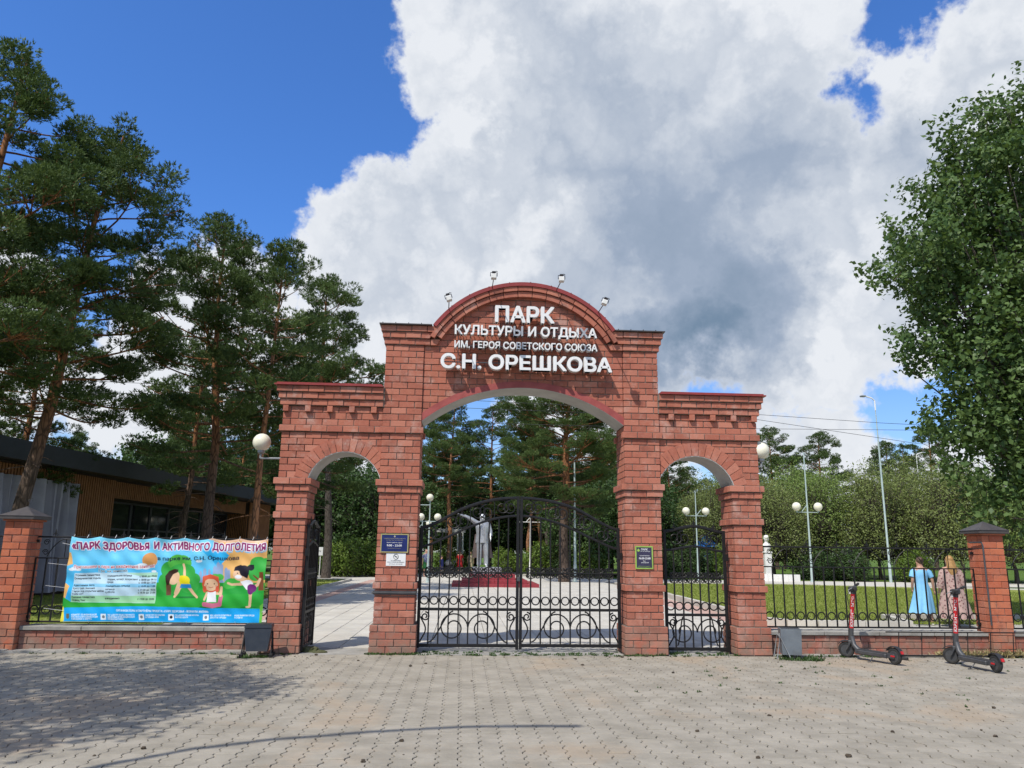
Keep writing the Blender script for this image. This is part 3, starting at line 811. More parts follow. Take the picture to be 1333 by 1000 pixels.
# ================================================================== LETTERS
YL=-.175; YB=-.135
sign=thing('letter_sign','white raised Cyrillic letters in four lines on the brick arch','lettering',(0,YL,4.6))
bars=MB()
def letters(body,x0,x1,z0,z1,off,grey=(),y=0.0):
    vs,fs=glyph(body,off,.5); mn,mx=vs.min(0),vs.max(0); sx=(x1-x0)/(mx[0]-mn[0])
    cap=glyph('Н' if body[0]!='«' else 'Н',off,.5)[0]; c0,c1=cap[:,1].min(),cap[:,1].max(); sz=(z1-z0)/(c1-c0)
    for i,ch in enumerate(body):
        if ch==' ': continue
        pv_,_=glyph(body[:i+1],off,.5); gv,gf=glyph(ch,off,.5)
        dx=pv_[:,0].max()-gv[:,0].max()
        bx=x0+(gv[:,0].min()+dx-mn[0])*sx
        m=MB(); m.add([((v[0]-gv[:,0].min())*sx,y-(v[2]+.5)*.11+.06,(v[1]-c0)*sz) for v in gv],gf)
        o=m.build('letter',M_LETTERG if i in grey else M_LETTER,sign,(bx,0,z0-4.6))
        if i in grey: o['label']='unpainted dull grey metal letter'
        # stand-offs back to the wall
        w=(gv[:,0].max()-gv[:,0].min())*sx
        if ch not in '.':
            for fx in (.2,.8): bars.tube([(bx+w*fx,0.0,z0-4.6+(z1-z0)*.5),(bx+w*fx,.175,z0-4.6+(z1-z0)*.5)],.006,5)
letters('ПАРК',-.525,.51,5.465,5.765,.034)
letters('КУЛЬТУРЫ И ОТДЫХА',-1.21,1.245,5.225,5.40,.030,(7,15))
letters('ИМ. ГЕРОЯ СОВЕТСКОГО СОЮЗА',-1.21,1.25,4.99,5.115,.028,(13,))
letters('С.Н. ОРЕШКОВА',-1.435,1.50,4.625,4.885,.034)
for z,x0,x1 in ((5.31,-1.18,1.2),(5.05,-1.18,1.2),(4.76,-1.4,1.45),(5.6,-.5,.48)):
    bars.box(x0,x1,.045,.06,z-4.6-.008,z-4.6+.008)
for x in (-1.15,-.45,.3,1.1): bars.box(x,x+.012,.06,.072,.05,.82)
bars.build('mounting_rail',M_DGREY,sign)

# ================================================================== FLOODLIGHTS on the curved roof
fl=thing('floodlight','leftmost small white floodlight on a bent rod above the arch','floodlight',(-1.32,-.12,5.68),0,'floodlights on the curved roof')
b=MB(); b.tube([(0,.12,.0),(0,.0,.03),(0,-.5,-.03),(0,-.72,-.05)],.010,6); b.build('rod',M_DGREY,fl,smooth=True)
b=MB(); b.cbox(-.055,.055,-.79,-.68,-.10,.0,.01); b.build('lamp_box',M_WHITE,fl)
b=MB(); b.box(-.045,.045,-.68,-.67,-.09,-.01); b.build('glass',M_STEEL,fl)
b=MB(); b.tube([(-.07,-.73,-.04),(-.07,-.73,.04),(.03,-.73,.05),(.07,-.73,.03),(.07,-.73,-.04)],.008,5); b.cbox(-.04,.035,-.76,-.70,.035,.065,.006); b.tube([(.0,-.73,.05),(.05,-.72,.08),(.08,-.71,.065)],.008,5); b.build('bracket',M_BLACK,fl)
fl.scale=(.8,1,.8)
dup(fl,(-.58,-.12,6.09),0,'second floodlight from the left, upright just left of the arch top')
dup(fl,(.55,-.12,6.08),0,'third floodlight from the left, just right of the arch top')
f4=dup(fl,(1.28,-.12,5.70),0,'rightmost floodlight, tilted, low on the right slope of the arch roof')
f4.rotation_euler=(0,.35,0); fl.rotation_euler=(0,-.3,0)

# ================================================================== GLOBE LAMPS on the gateway ends
for nm,x,sx,lb in (('l',-4.04,-1,'milky globe lamp on a steel arm at the left end of the brick gateway'),('r',4.06,1,'milky globe lamp half hidden behind the right end pier of the gateway')):
    t=thing('wall_lamp',lb,'lamp',(x,.34 if sx<0 else .10,3.1),0,'globe lamps on the gateway ends')
    d=.40 if sx<0 else .09
    b=MB(); b.tube([(0,0,0),(sx*d,0,0)],.018,8); b.tube([(sx*d,0,0),(sx*d,0,.10)],.02,8); b.box(-.01,.01,-.05,.05,-.06,.06); b.build('arm',M_STEEL,t)
    b=MB(); b.lathe([(.045,.08),(.06,.1),(.06,.15)],14,(sx*d,0,0)); b.build('collar',M_STEEL,t)
    b=MB(); b.sphere((sx*d,0,.27),.15,28,18); b.build('globe',M_GLOBE,t,smooth=True,angle=180)

# ================================================================== PLAQUES
def plaque(name,label,x0,x1,z0,z1,fr,face,fw=.012,y=-.008,cat='sign'):
    t=thing(name,label,cat,(x0,y,z0)); w,h=x1-x0,z1-z0
    b=MB()
    b.box(0,w,-.016,-.002,0,fw); b.box(0,w,-.016,-.002,h-fw,h); b.box(0,fw,-.016,-.002,fw,h-fw); b.box(w-fw,w,-.016,-.002,fw,h-fw); b.build('frame',fr,t)
    b=MB(); b.box(fw,w-fw,-.012,-.003,fw,h-fw); b.build('panel',face,t); return t,w,h
M_NAVY=pm('navy_sign',(.012,.022,.13),(.01,.018,.10),rough=.35); M_GOLD=pm('brass_frame',(.42,.38,.16),rough=.4); M_LIME=pm('lime_frame',(.34,.52,.10),rough=.5); M_SLATE=pm('slate_sign',(.045,.04,.085),rough=.4)
M_SHEET=pm('white_sheet',(.78,.78,.76),(.74,.74,.72),rough=.5); M_PW=pm('print_white',(.78,.78,.78),rough=.5); M_PB=pm('print_black',(.03,.03,.03),rough=.5); M_PG=pm('print_gold',(.4,.38,.3),rough=.5)
t,w,h=plaque('plaque','navy blue brass framed plaque on the pier left of the main gate',-2.315,-1.865,1.565,1.865,M_GOLD,M_NAVY,.016)
def ln(t,s,x0,x1,z,hh,m,off=.01,y=-.0135): text_obj(s,x0,x1,z,z+hh,y,m,'lettering',t,off,.0012)
ln(t,'АДМИНИСТРАЦИЯ ПАРКА КУЛЬТУРЫ',.05,.40,.215,.016,M_PG); ln(t,'И ОТДЫХА ИМ. С.Н. ОРЕШКОВА',.09,.36,.19,.014,M_PG)
ln(t,'Время работы парка:',.10,.35,.148,.02,M_PW); ln(t,'9:00 - 22:00',.10,.345,.098,.032,M_PW,.03); ln(t,'без перерыва и выходных',.12,.33,.062,.012,M_PG)
b=MB(); b.prism([(.225-.012,.245),(.225+.012,.245),(.225+.014,.262),(.225,.278),(.225-.014,.262)],-.0145,-.0125); b.build('crest',M_PG,t)
t=thing('no_smoking_notice','white no smoking notice below the navy plaque','sign',(-2.215,-.006,1.355)); b=MB(); b.box(0,.315,-.006,-.001,0,.20); b.build('sheet',M_SHEET,t)
b=MB(); b.tube([(.157+.04*math.cos(2*PI*i/20),-.0075,.145+.04*math.sin(2*PI*i/20)) for i in range(20)],.0035,5,closed=True); b.box(.135,.18,-.0085,-.0065,.141,.149); b.tube([(.13,-.0085,.172),(.185,-.0085,.118)],.003,5); b.build('symbol',M_PB,t)
ln(t,'НА ТЕРРИТОРИИ',.08,.235,.075,.015,M_PB,.01,-.0072); ln(t,'ПАРКА КУРЕНИЕ ЗАПРЕЩЕНО',.02,.295,.05,.015,M_PB,.01,-.0072); ln(t,'ШТРАФ ДО 1500 РУБЛЕЙ',.05,.265,.022,.015,M_PB,.01,-.0072)
t,w,h=plaque('opening_hours_board','lime framed dark opening hours board on the pier right of the main gate',1.878,2.175,1.352,1.722,M_LIME,M_SLATE,.02)
ln(t,'ПАРК',.10,.21,.30,.032,M_PW,.03); ln(t,'ИМ. С.Н. ОРЕШКОВА',.09,.25,.278,.012,M_PW); ln(t,'РЕЖИМ РАБОТЫ',.075,.235,.205,.018,M_PW); ln(t,'06:00-23:00',.06,.255,.155,.032,M_PW,.035)
ln(t,'Без',.13,.17,.12,.018,M_PW); ln(t,'выходных',.10,.225,.09,.02,M_PW); ln(t,'ДОБРО ПОЖАЛОВАТЬ!',.04,.25,.035,.012,M_LIME)
b=MB(); b.prism([(.045,.28),(.065,.28),(.08,.295),(.07,.315),(.055,.33),(.04,.315),(.03,.295)],-.0145,-.0125); b.build('emblem',M_LIME,t)
# ================================================================== IRON GATES
RING=ring_mesh('ring',.063,.0105,M_IRON)
def scroll_mesh(name,pts,r=.0075):
    m=MB(); m.tube(pts,r,5); return m.mesh(name,M_IRON,True)
_cs=[]
for s_ in (1,-1):   # little curl pair leaving a bar
    p=[(0,0,0)]+[]
    sp=spiral(s_*.045,.055,.034,.010,-PI/2 if True else 0,s_*1.35,20)
    _cs.append([(0,0,-.005),(s_*.012,0,.012)]+sp)
CURL_U=MB(); 
for p in _cs: CURL_U.tube(p,.009,5)
CURL_UP=CURL_U.mesh('scroll',M_IRON,True)
CURL_D=MB()
for p in _cs: CURL_D.tube([(x,y,-z) for x,y,z in p],.009,5)
CURL_DN=CURL_D.mesh('scroll',M_IRON,True)
def bigscroll(W,z0,z1,mir):
    """S-scrolls and two large spirals of a gate's bottom panel"""
    h=z1-z0; ms=[]; cx=W/2
    R=h*.46
    for s_ in (-1,1):
        c=cx+s_*R*1.0
        ms.append(spiral(c,z0+R+.012,R,R*.30,(PI if s_>0 else 0),-s_*1.55 ,44))
        # curl shoulders running out to the stiles
        x_out=cx+s_*(W/2-.03)
        a=[(c,0,z1-.018)]
        for i in range(1,13):
            t=i/12; a.append((c+s_*(W/2-R-.17)*t,0,z1-.018-(h-.05)*(3*t*t-2*t**3)))
        ms.append(a)
        ms.append(spiral(x_out-s_*.075,z1-.10,.072,.022,PI/2,s_*1.45,22))
        ms.append([(x_out-s_*(.003+.085*math.sin(PI*i/12)**1.5),0,z1-.10+(z0+.03-z1+.10)*i/12) for i in range(13)])
    return ms
def gate_leaf(name,label,W,x,y,top,low,z0,z1,z2,zr,nb,rz=0.0,group=None,mirror=False,hinge='l',zring=None):
    t=thing(name,label,'gate',(x,y,0),rz,group)
    TX,TZ=top; LX,LZ=low
    fx=(lambda a:W-a) if mirror else (lambda a:a)
    zt=lambda a: float(np.interp(a,TX,TZ)); zl=lambda a: float(np.interp(a,LX,LZ))
    b=MB(); b.cbox(fx(0)-.025,fx(0)+.025,-.025,.025,z0-.04,zt(0)+.03,.004); b.build('hinge_stile',M_IRON,t)
    b=MB(); b.cbox(fx(W)-.024,fx(W)+.024,-.024,.024,z0-.06,zt(W)+.03,.004); b.build('meeting_stile',M_IRON,t)
    for nm,z,hh in (('bottom_rail',z0,.026),('middle_rail',z1,.022),('upper_rail',z2,.012)):
        b=MB(); b.cbox(.0255,W-.0255,-.014,.014,z-hh,z+hh,.003); b.build(nm,M_IRON,t)
    def smooth_curve(X,Z,n=24):
        # cosine-smoothed interpolation
        out=[]
        for i in range(n+1):
            a=W*i/n; k=max(0,min(len(X)-2,int(np.searchsorted(X,a,side='right'))-1))
            m=[0]*len(X)
            for j in range(len(X)):
                if 0<j<len(X)-1: m[j]=(Z[j+1]-Z[j-1])/(X[j+1]-X[j-1])
                elif j==0: m[j]=(Z[1]-Z[0])/(X[1]-X[0])*.3
                else: m[j]=(Z[-1]-Z[-2])/(X[-1]-X[-2])*.2
            L=X[k+1]-X[k]; u=(a-X[k])/L
            z=(2*u**3-3*u*u+1)*Z[k]+(u**3-2*u*u+u)*L*m[k]+(-2*u**3+3*u*u)*Z[k+1]+(u**3-u*u)*L*m[k+1]
            out.append((fx(a),0,z))
        return out
    b=MB(); tc_=smooth_curve(TX,TZ); b.tube(tc_,.026,6); b.build('top_bow',M_IRON,t,smooth=True)
    b=MB(); lc_=smooth_curve(LX,LZ); b.tube(lc_,.020,6); b.build('lower_bow',M_IRON,t,smooth=True)
    lz=lambda a: float(np.interp(a,[W*i/24 for i in range(25)],[p[2] for p in lc_]))
    tz=lambda a: float(np.interp(a,[W*i/24 for i in range(25)],[p[2] for p in tc_]))
    sp=W/(nb+1)
    for i in range(1,nb+1):
        a=sp*i; b=MB(); b.cbox(fx(a)-.0115,fx(a)+.0115,-.0115,.0115,z0+.02,lz(a),.002); b.build('bar',M_IRON,t)
    for i in range(nb+1):
        link('ring',RING,t,(sp*(i+.5),0,zring or (z1+.14)))
    for i in range(1,nb+1,1):
        link('scroll',CURL_UP if True else CURL_DN,t,(sp*i,0,z2-.10 if i%2 else z2+.0))
        link('scroll',CURL_DN,t,(sp*i,0,z2+.10 if i%2 else z2))
    for pts in bigscroll(W,z0+.02,z1-.015,mirror):
        b=MB(); b.tube(pts,.0115,6); b.build('scroll',M_IRON,t,smooth=True)
    # scrolls between the two bows
    m=max(2,round(W/.42)); 
    for i in range(m):
        a=W*(i+.5)/m; g=(tz(a)-lz(a)); r=g*.40; zc=(tz(a)+lz(a))/2
        for s_ in (-1,1):
            b=MB(); b.tube(spiral(fx(a)+s_*r*.55,zc,r,r*.25,PI/2,s_*1.5,26),.010,5); b.build('scroll',M_IRON,t,smooth=True)
        if i<m-1:
            a=W*(i+1)/m; b=MB(); b.tube([(fx(a),0,lz(a)),(fx(a),0,tz(a))],.008,5); b.build('short_bar',M_IRON,t)
    # hinges
    hx=fx(0)+(-.045 if not mirror else .045)
    for z in (z0+.25,1.55):
        hb=MB(); hb.cbox(min(hx,fx(0))-.02,max(hx,fx(0))+.02,-.03,.03,z-.06,z+.06,.004)
        hb.build('hinge',M_IRON,t)
    return t
MT=([0,.21,.45,.72,1.14,1.62],[1.98,2.05,2.18,2.32,2.45,2.50]); ML=([0,.45,.80,1.2,1.62],[1.67,1.84,2.0,2.14,2.20])
gate_leaf('main_gate_leaf','left leaf of the closed black wrought iron main gate',1.62,-1.672,.3,MT,ML,.095,.665,1.255,0,9,group='leaves of the wrought iron main gate')
MT2=([0,.21,.45,.72,1.14,1.64],[1.99,2.06,2.19,2.33,2.45,2.50]); ML2=([0,.45,.80,1.2,1.64],[1.67,1.84,2.0,2.14,2.20])
gate_leaf('main_gate_leaf','right leaf of the closed black wrought iron main gate',1.655,.005,.3,([x*1.655/1.64 for x in MT2[0]],MT2[1]),([x*1.655/1.64 for x in ML2[0]],ML2[1]),.10,.668,1.258,0,9,mirror=True,group='leaves of the wrought iron main gate')
ST=([0,.52,1.03],[1.97,2.07,1.98]); SL=([0,.52,1.03],[1.65,1.73,1.66])
g1=gate_leaf('side_gate_leaf','closed black iron side gate in the right pedestrian arch',1.03,2.46,.3,ST,SL,.06,.605,1.21,0,6,mirror=True,group='pedestrian gates of the side arches',zring=.745)
g2=gate_leaf('side_gate_leaf','black iron side gate swung open inwards in the left pedestrian arch',1.03,-3.50,.08,ST,SL,.06,.605,1.21,0,6,rz=math.radians(91.5),group='pedestrian gates of the side arches',zring=.745)
def finial(bm,x,z,y=0,s=1.0):
    bm.tube([(x,y,z),(x,y,z+.10*s)],[.010*s,.004*s],5)
    bm.prism([(x-.016*s,z+.03*s),(x,z+.015*s),(x+.016*s,z+.03*s),(x,z+.115*s)],y-.006,y+.006)
    for q in (-1,1): bm.tube([(x,y,z+.02*s),(x+q*.028*s,y,z+.045*s),(x+q*.036*s,y,z+.03*s),(x+q*.03*s,y,z+.012*s)],.005*s,4)
for g,W in ((g1,1.03),(g2,1.03)):
    for a,z in ((.17,2.02),(.515,2.08),(.86,2.02)):
        b=MB(); finial(b,a,z,0,1.0); b.build('finial',M_IRON,g)
# chain through the open gate and the padlocked meeting stiles
b=MB(); b.cbox(-.065,-.01,.255,.275,1.12,1.19,.006); b.tube([(-.055,.265,1.19),(-.055,.265,1.235),(-.02,.265,1.235),(-.02,.265,1.19)],.006,5)
tag(b.build('padlock',M_DGREY),'small dark padlock between the two leaves of the main gate','padlock')

# ================================================================== FENCES
def fence_wall(x0,x1,label,nm='low_brick_wall'):
    t=thing(nm,label,'wall',(x0,0,0)); Bk=Bricks(); L=x1-x0; y0,y1=.12,.50
    for k in range(3):
        course(Bk,0,L,k,y0,.12,0,z0=.0+k*.103,h=.103); course(Bk,0,L,k,y1,.12,0,face='b',z0=k*.103,h=.103)
    Bk.finish(t,M_BRICKL,300)
    b=MB(); b.box(.0,L,y0+MI,y1-MI,-.04,.31); b.build('mortar',M_MORTAR,t)
    b=MB(); n=max(1,round(L/1.05)); rg=random.Random(5)
    for i in range(n):
        b=MB(); a=L*i/n+.004; e=L*(i+1)/n-.004; b.cbox(a,e,y0-.035,y1+.035,.312,.372+rg.uniform(-.003,.003),.006); b.build('coping_slab',M_CONC,t)
    return t
def railing(x0,x1,label,mid=True,fl=True):
    t=thing('iron_railing',label,'railing',(x0,.28,0),0,'iron railings between the brick pillars'); L=x1-x0
    for nm,z,hh in (('bottom_rail',.425,.014),('middle_rail',1.41,.010),('top_rail',1.745,.014)):
        b=MB(); b.cbox(0,L,-.012,.012,z-hh,z+hh,.003); b.build(nm,M_IRON,t)
    n=round(L/.1755); sp=L/n
    barm=MB(); barm.cbox(-.0105,.0105,-.0105,.0105,.435,1.402,.002); bar=barm.mesh('bar',M_IRON)
    for i in range(n+1):
        x=min(max(sp*i,.009),L-.009); link('bar',bar,t,(x,0,0))
    for i in range(n): link('ring',RING,t,(sp*(i+.5),0,.605))
    # top frieze: bows between curls
    per=sp*4; m=int(L/per+1e-6); x=0; s0=(L-m*per)/2
    bow=MB(); bow.tube([(per*.12+per*.76*i/14,0,1.43+.285*math.sin(PI*i/14)**.8) for i in range(15)],.008,5)
    bow.tube(spiral(per*.0+.055,1.66,.05,.014,0,1.5,20),.007,5); bow.tube(spiral(per*.0+.055,1.50,.05,.014,PI,-1.5,20),.007,5)
    bow.tube(spiral(per-.055,1.66,.05,.014,PI,-1.5,20),.007,5)
    bow.tube([(per*.5,0,1.42),(per*.5,0,1.715)],.007,5); bw=bow.mesh('scroll_panel',M_IRON,True)
    for i in range(m): link('scroll_panel',bw,t,(s0+per*i,0,0))
    if fl:
        fm=MB(); finial(fm,0,1.755,0,1.0); fm=fm.mesh('finial',M_IRON)
        k=round(L/.55)
        for i in range(k): link('finial',fm,t,(L*(i+.5)/k,0,0))
    b=MB()
    for z in (.5,1.68): b.cbox(-.05,.03,-.02,.02,z-.02,z+.02,.003); b.cbox(L-.03,L+.05,-.02,.02,z-.02,z+.02,.003)
    b.build('wall_bracket',M_IRON,t); return t
def pillar(x0,x1,label):
    t=thing('brick_pillar',label,'pillar',((x0+x1)/2,0,0),0,'brick fence pillars'); w=(x1-x0)/2; Bk=Bricks(); y1=.40
    core=MB()
    for k in range(18):
        pier_course(Bk,-w,w,0,y1,k,0)
    core.box(-w+MI,w-MI,MI,y1-MI,-.05,1.98); core.build('mortar',M_MORTAR,t)
    Bk.finish(t,M_BRICK2,300)
    o=.075
    b=MB(); b.cbox(-w-.03,w+.03,-.03,y1+.03,1.982,2.012,.004); b.build('cap_course',M_BRICK2,t)
    b=MB(); b.box(-w-o,w+o,-o,y1+o,2.014,2.065)
    cx,cy=0,y1/2
    b.add([(-w-o-.01,-o-.01,2.066),(w+o+.01,-o-.01,2.066),(w+o+.01,y1+o+.01,2.066),(-w-o-.01,y1+o+.01,2.066),(0,cy,2.225)],[(0,1,4),(1,2,4),(2,3,4),(3,0,4),(3,2,1,0)])
    b.build('pyramid_cap',M_DARKCAP,t); return t
fence_wall(-7.86,-4.09,'low brick wall with concrete coping below the colourful banner')
fence_wall(4.11,7.90,'low brick wall behind the two scooters')
fence_wall(8.29,12.2,'low brick wall to the right of the right pillar')
fence_wall(-12.2,-8.26,'low brick wall to the left of the left pillar')
railing(-7.86,-4.10,'black iron railing that carries the banner, left of the gateway')
railing(4.13,7.89,'long black iron railing right of the gateway, behind the scooters')
railing(8.31,12.2,'black iron railing running off to the right past the right pillar')
railing(-12.2,-8.27,'black iron railing running off to the left past the left pillar')
pl=pillar(-8.25,-7.868,'brick fence pillar with dark pyramid cap left of the banner')
b=MB(); b.tube([(0,.26,2.2),(.0,.26,2.28),(-.03,.26,2.33),(.03,.27,2.36),(.035,.27,2.31)],.005,5); b.build('bent_wire',M_DGREY,pl)
pillar(7.905,8.285,'brick fence pillar with dark pyramid cap beside the right scooter')
# drainpipe-like bent conduit on the right pillar
b=MB(); b.tube([(7.86,.26,1.86),(7.87,-.03,1.86),(7.89,-.03,1.80),(7.885,-.03,.5)],.014,6)
tag(b.build('bent_pipe',M_DGREY),'thin dark bent pipe down the left edge of the right pillar','pipe')

# ================================================================== BANNER
BX0,BX1,BZ0,BZ1=-7.315,-4.178,.43,1.757
# artwork drawn in its own plane: s 0..1333 across, t 0..619 down
AW,AH=1333,619
SS=1500; SH_=int(SS*(BZ1-BZ0)/(BX1-BX0)); 
cv=np.zeros((SH_,SS,3))
def A2(px,py):
    xl=85+(py-38)/532*(-65); xr=1315+(py-65)/520*(-35)
    u=(px-xl)/(xr-xl); ytop=38+27*u; ybot=570+15*u; v=(py-ytop)/(ybot-ytop)
    return u*SS, v*SH_
def fill_px(P,col,blend=1.0):
    P=np.array(P); x0=int(max(0,P[:,0].min())); x1=int(min(SS,P[:,0].max()+2)); y0=int(max(0,P[:,1].min())); y1=int(min(SH_,P[:,1].max()+2))
    if x1<=x0 or y1<=y0: return
    X,Y=np.meshgrid(np.arange(x0,x1)+.5,np.arange(y0,y1)+.5); ins=np.zeros(X.shape,bool)
    n=len(P)
    for i in range(n):
        ax,ay=P[i]; bx,by=P[(i+1)%n]
        if ay==by: continue
        c=((ay>Y)!=(by>Y))&(X<(bx-ax)*(Y-ay)/(by-ay)+ax); ins^=c
    reg=cv[y0:y1,x0:x1]; reg[ins]=reg[ins]*(1-blend)+np.array(col)*blend
def poly(pts,col,blend=1.0): fill_px([A2(*p) for p in pts],col,blend)
def ell(cx,cy,rx,ry,col,rot=0,blend=1.0,a0=0,a1=2*PI):
    n=40; cr,sr=math.cos(rot),math.sin(rot)
    poly([(cx+rx*math.cos(a0+(a1-a0)*i/n)*cr-ry*math.sin(a0+(a1-a0)*i/n)*sr, cy+rx*math.cos(a0+(a1-a0)*i/n)*sr+ry*math.sin(a0+(a1-a0)*i/n)*cr) for i in range(n)],col,blend)
def limb(pts,w,col):
    for (a,b_),(wa,wb) in zip(zip(pts[:-1],pts[1:]),zip(w[:-1],w[1:])):
        dx,dy=b_[0]-a[0],b_[1]-a[1]; L=math.hypot(dx,dy) or 1; nx,ny=-dy/L,dx/L
        poly([(a[0]+nx*wa,a[1]+ny*wa),(b_[0]+nx*wb,b_[1]+ny*wb),(b_[0]-nx*wb,b_[1]-ny*wb),(a[0]-nx*wa,a[1]-ny*wa)],col)
        ell(b_[0],b_[1],wb,wb,col); ell(a[0],a[1],wa,wa,col)
def txt(s,x0,x1,ytop,ybot,col,off=.02,dy=0.0,slant=0.0):
    """string fitted into x0..x1, cap height between ytop and ybot"""
    vs,fs=glyph(s,off,0.0)
    if not len(vs): return
    cap=glyph('Н',0.0,0.0)[0]; c1=cap[:,1].max(); base=glyph(s,0.0,0.0)[0]; mn,mx=base[:,0].min(),base[:,0].max()
    P=[]
    for v in vs:
        px=x0+(v[0]-mn)/(mx-mn)*(x1-x0)+slant*v[1]; py=ybot-(v[1]/c1)*(ybot-ytop)+dy*(v[0]-mn)/(mx-mn)
        P.append(A2(px,py))
    P=np.array(P)
    for f in fs:
        fill_px(P[list(f)],col)
hexc=lambda h: tuple((int(h[i:i+2],16)/255)**2.2 for i in (0,2,4))
SKYL,SKYM=hexc('7fd4f2'),hexc('35b4ee'); GR,GRD,GRL=hexc('2fa53a'),hexc('1f8f3c'),hexc('55b948'); ORG=hexc('e9b46a')
cv[:]=SKYL
for i in range(SH_):
    u=i/SH_; cv[i,:]=np.array(SKYL)*(1-min(1,u*1.6))+np.array(SKYM)*min(1,u*1.6)
poly([(930,20),(1340,20),(1340,420),(1060,420),(1000,200),(1030,150)],ORG)
poly([(880,30),(1330,40),(1340,80),(960,70)],hexc('f0c4a4'))
poly([(60,140),(85,140),(95,210),(60,225)],ORG); poly([(10,300),(75,350),(40,450),(20,470)],ORG)
poly([(1010,100),(1070,160),(1000,240),(900,130)],SKYM)
ell(572,190,46,48,hexc('d99a5a')); 
for x,y,r in ((500,232,26),(525,222,24),(548,236,20),(110,240,20),(90,246,14),(130,246,14),(595,262,12),(735,82,30),(880,196,16)): ell(x,y,r*1.3,r*.6,hexc('e8f2f6'))
# city
CIT=hexc('8fa6c8')
for x,w,y in ((890,18,270),(915,22,255),(945,16,262),(1000,24,215),(1022,20,225),(1050,22,250),(978,20,240),(1068,16,262),(860,20,285)): poly([(x-w/2,y),(x,y-14),(x+w/2,y),(x+w/2,345),(x-w/2,345)],CIT)
# ground and trees
poly([(0,440),(120,460),(400,450),(620,330),(1060,335),(1330,340),(1330,600),(0,600)],GR)
poly([(10,400),(80,448),(300,455),(620,400),(620,360),(1330,345),(1330,480),(0,480)],GR)
poly([(610,380),(720,330),(1060,345),(1330,330),(1330,400),(610,420)],GRD,.35)
for x,y,r in ((700,250,60),(740,205,55),(780,210,52),(800,270,58),(680,320,55),(760,290,80),(850,310,40),(820,345,60),(690,345,60)): ell(x,y,r,r*.92,GRL if y<230 else hexc('3aa845'))
for x,y,r in ((985,305,32),(1010,300,26),(1080,340,40),(1110,330,30),(1060,350,30)): ell(x,y,r,r*.8,hexc('4cb84a'))
for x,y,r in ((1250,215,50),(1285,250,45),(1220,255,45),(1235,290,40),(1295,210,30),(1290,290,35)): ell(x,y,r,r*.9,hexc('3fae46'))
poly([(1260,270),(1285,270),(1290,385),(1255,385)],hexc('7a4a2a')); poly([(672,345),(706,345),(702,412),(674,412)],hexc('6e4a36')); limb([(1270,330),(1225,290)],[7,4],hexc('7a4a2a'))
poly([(0,485),(500,478),(1330,500),(1330,620),(0,620)],hexc('1aa3e8'))
poly([(1265,480),(1330,430),(1330,620),(1262,620)],hexc('6cc04a')); poly([(0,480),(38,478),(42,560),(30,575),(0,575)],hexc('e8dc4a')); poly([(0,566),(1330,585),(1330,600),(0,600)],hexc('cfd65a'))
# schedule table
poly([(108,268),(620,268),(604,460),(80,450)],hexc('cfe6ee'),.85)
poly([(420,270),(620,270),(617,300),(560,300)],hexc('8fcf8a'),.6)
poly([(98,335),(612,338),(608,362),(94,356)],hexc('79c8ef'),.8); poly([(84,410),(606,415),(603,458),(80,448)],hexc('8fd08a'),.8)
NV=hexc('1c2240')
txt('Приглашаем в парк на ежедневные занятия!',103,600,218,238,hexc('e9f3f6'),.12); txt('Приглашаем в парк на ежедневные занятия!',103,600,218,238,hexc('d0303c'),.016)
txt('График занятий:',252,432,248,264,hexc('d8f0fa'),.10); txt('График занятий:',252,432,248,264,NV,.016)
for s,x0,x1,y in (('Утренняя гимнастика',112,258,276),('понедельник-пятница',308,460,281),('с 08:00 до 09:00',508,614,286),
    ('Скандинавская ходьба',106,264,296),('вторник, четверг, воскресенье',308,496,304),('с 08:00 до 09:10',506,612,308),('среда',304,344,320),('с 10:00 до 12:00',504,610,326),
    ('Адаптивная йога',100,226,340),('понедельник-пятница',300,450,345),('с 10:00 до 11:00',504,608,348),('Кросс трейл Амазонка',98,230,358),('пятница',298,352,366),('с 17:30 до 18:30',500,606,372),
    ('Танцы под открытым небом',94,288,376),('суббота',296,352,383),('с 18:30 до 21:00',498,604,388),('ТАЙМ АУТ',92,160,394),('Силовая гимнастика',90,230,414),('ежедневно',292,382,422),('с 19:00 до 20:00',494,598,428),('Walking Tour',90,170,432)):
    txt(s,x0,x1,y-.5,y+11.5,hexc('0c1028'),.034)
# title with its white halo
T1=(('«ПАРК',92,262),('ЗДОРОВЬЯ',282,566),('И АКТИВНОГО',600,945),('ДОЛГОЛЕТИЯ',965,1298))
rg=random.Random(3)
for ps in (0,1,2):
    for s,x0,x1 in T1:
        f=lambda x: 64+ (x-92)*.018
        yt=f(x0)+2; 
        if ps==0:
            txt(s,x0+2,x1+2,yt+6,yt+52,hexc('5cb8e8'),.15,(x1-x0)*.018,.10*0)
        elif ps==1: txt(s,x0,x1,yt,yt+46,hexc('f3eef2'),.13,(x1-x0)*.018)
        else: txt(s,x0,x1,yt,yt+46,hexc('8c2a66'),.05,(x1-x0)*.018)
for s,x0,x1 in (('в парке им.',620,832),('С.Н. Орешкова',848,1128)): txt(s,x0,x1,166,190,hexc('14233f'),.032,(x1-x0)*.01)
WHT=hexc('e8f4fb')
txt('ОРГАНИЗАТОРЫ И ПАРТНЁРЫ ПРОЕКТА: «ПАРК ЗДОРОВЬЯ - ФОРМУЛА ЖИЗНИ»',365,940,496,508,WHT,.03,12)
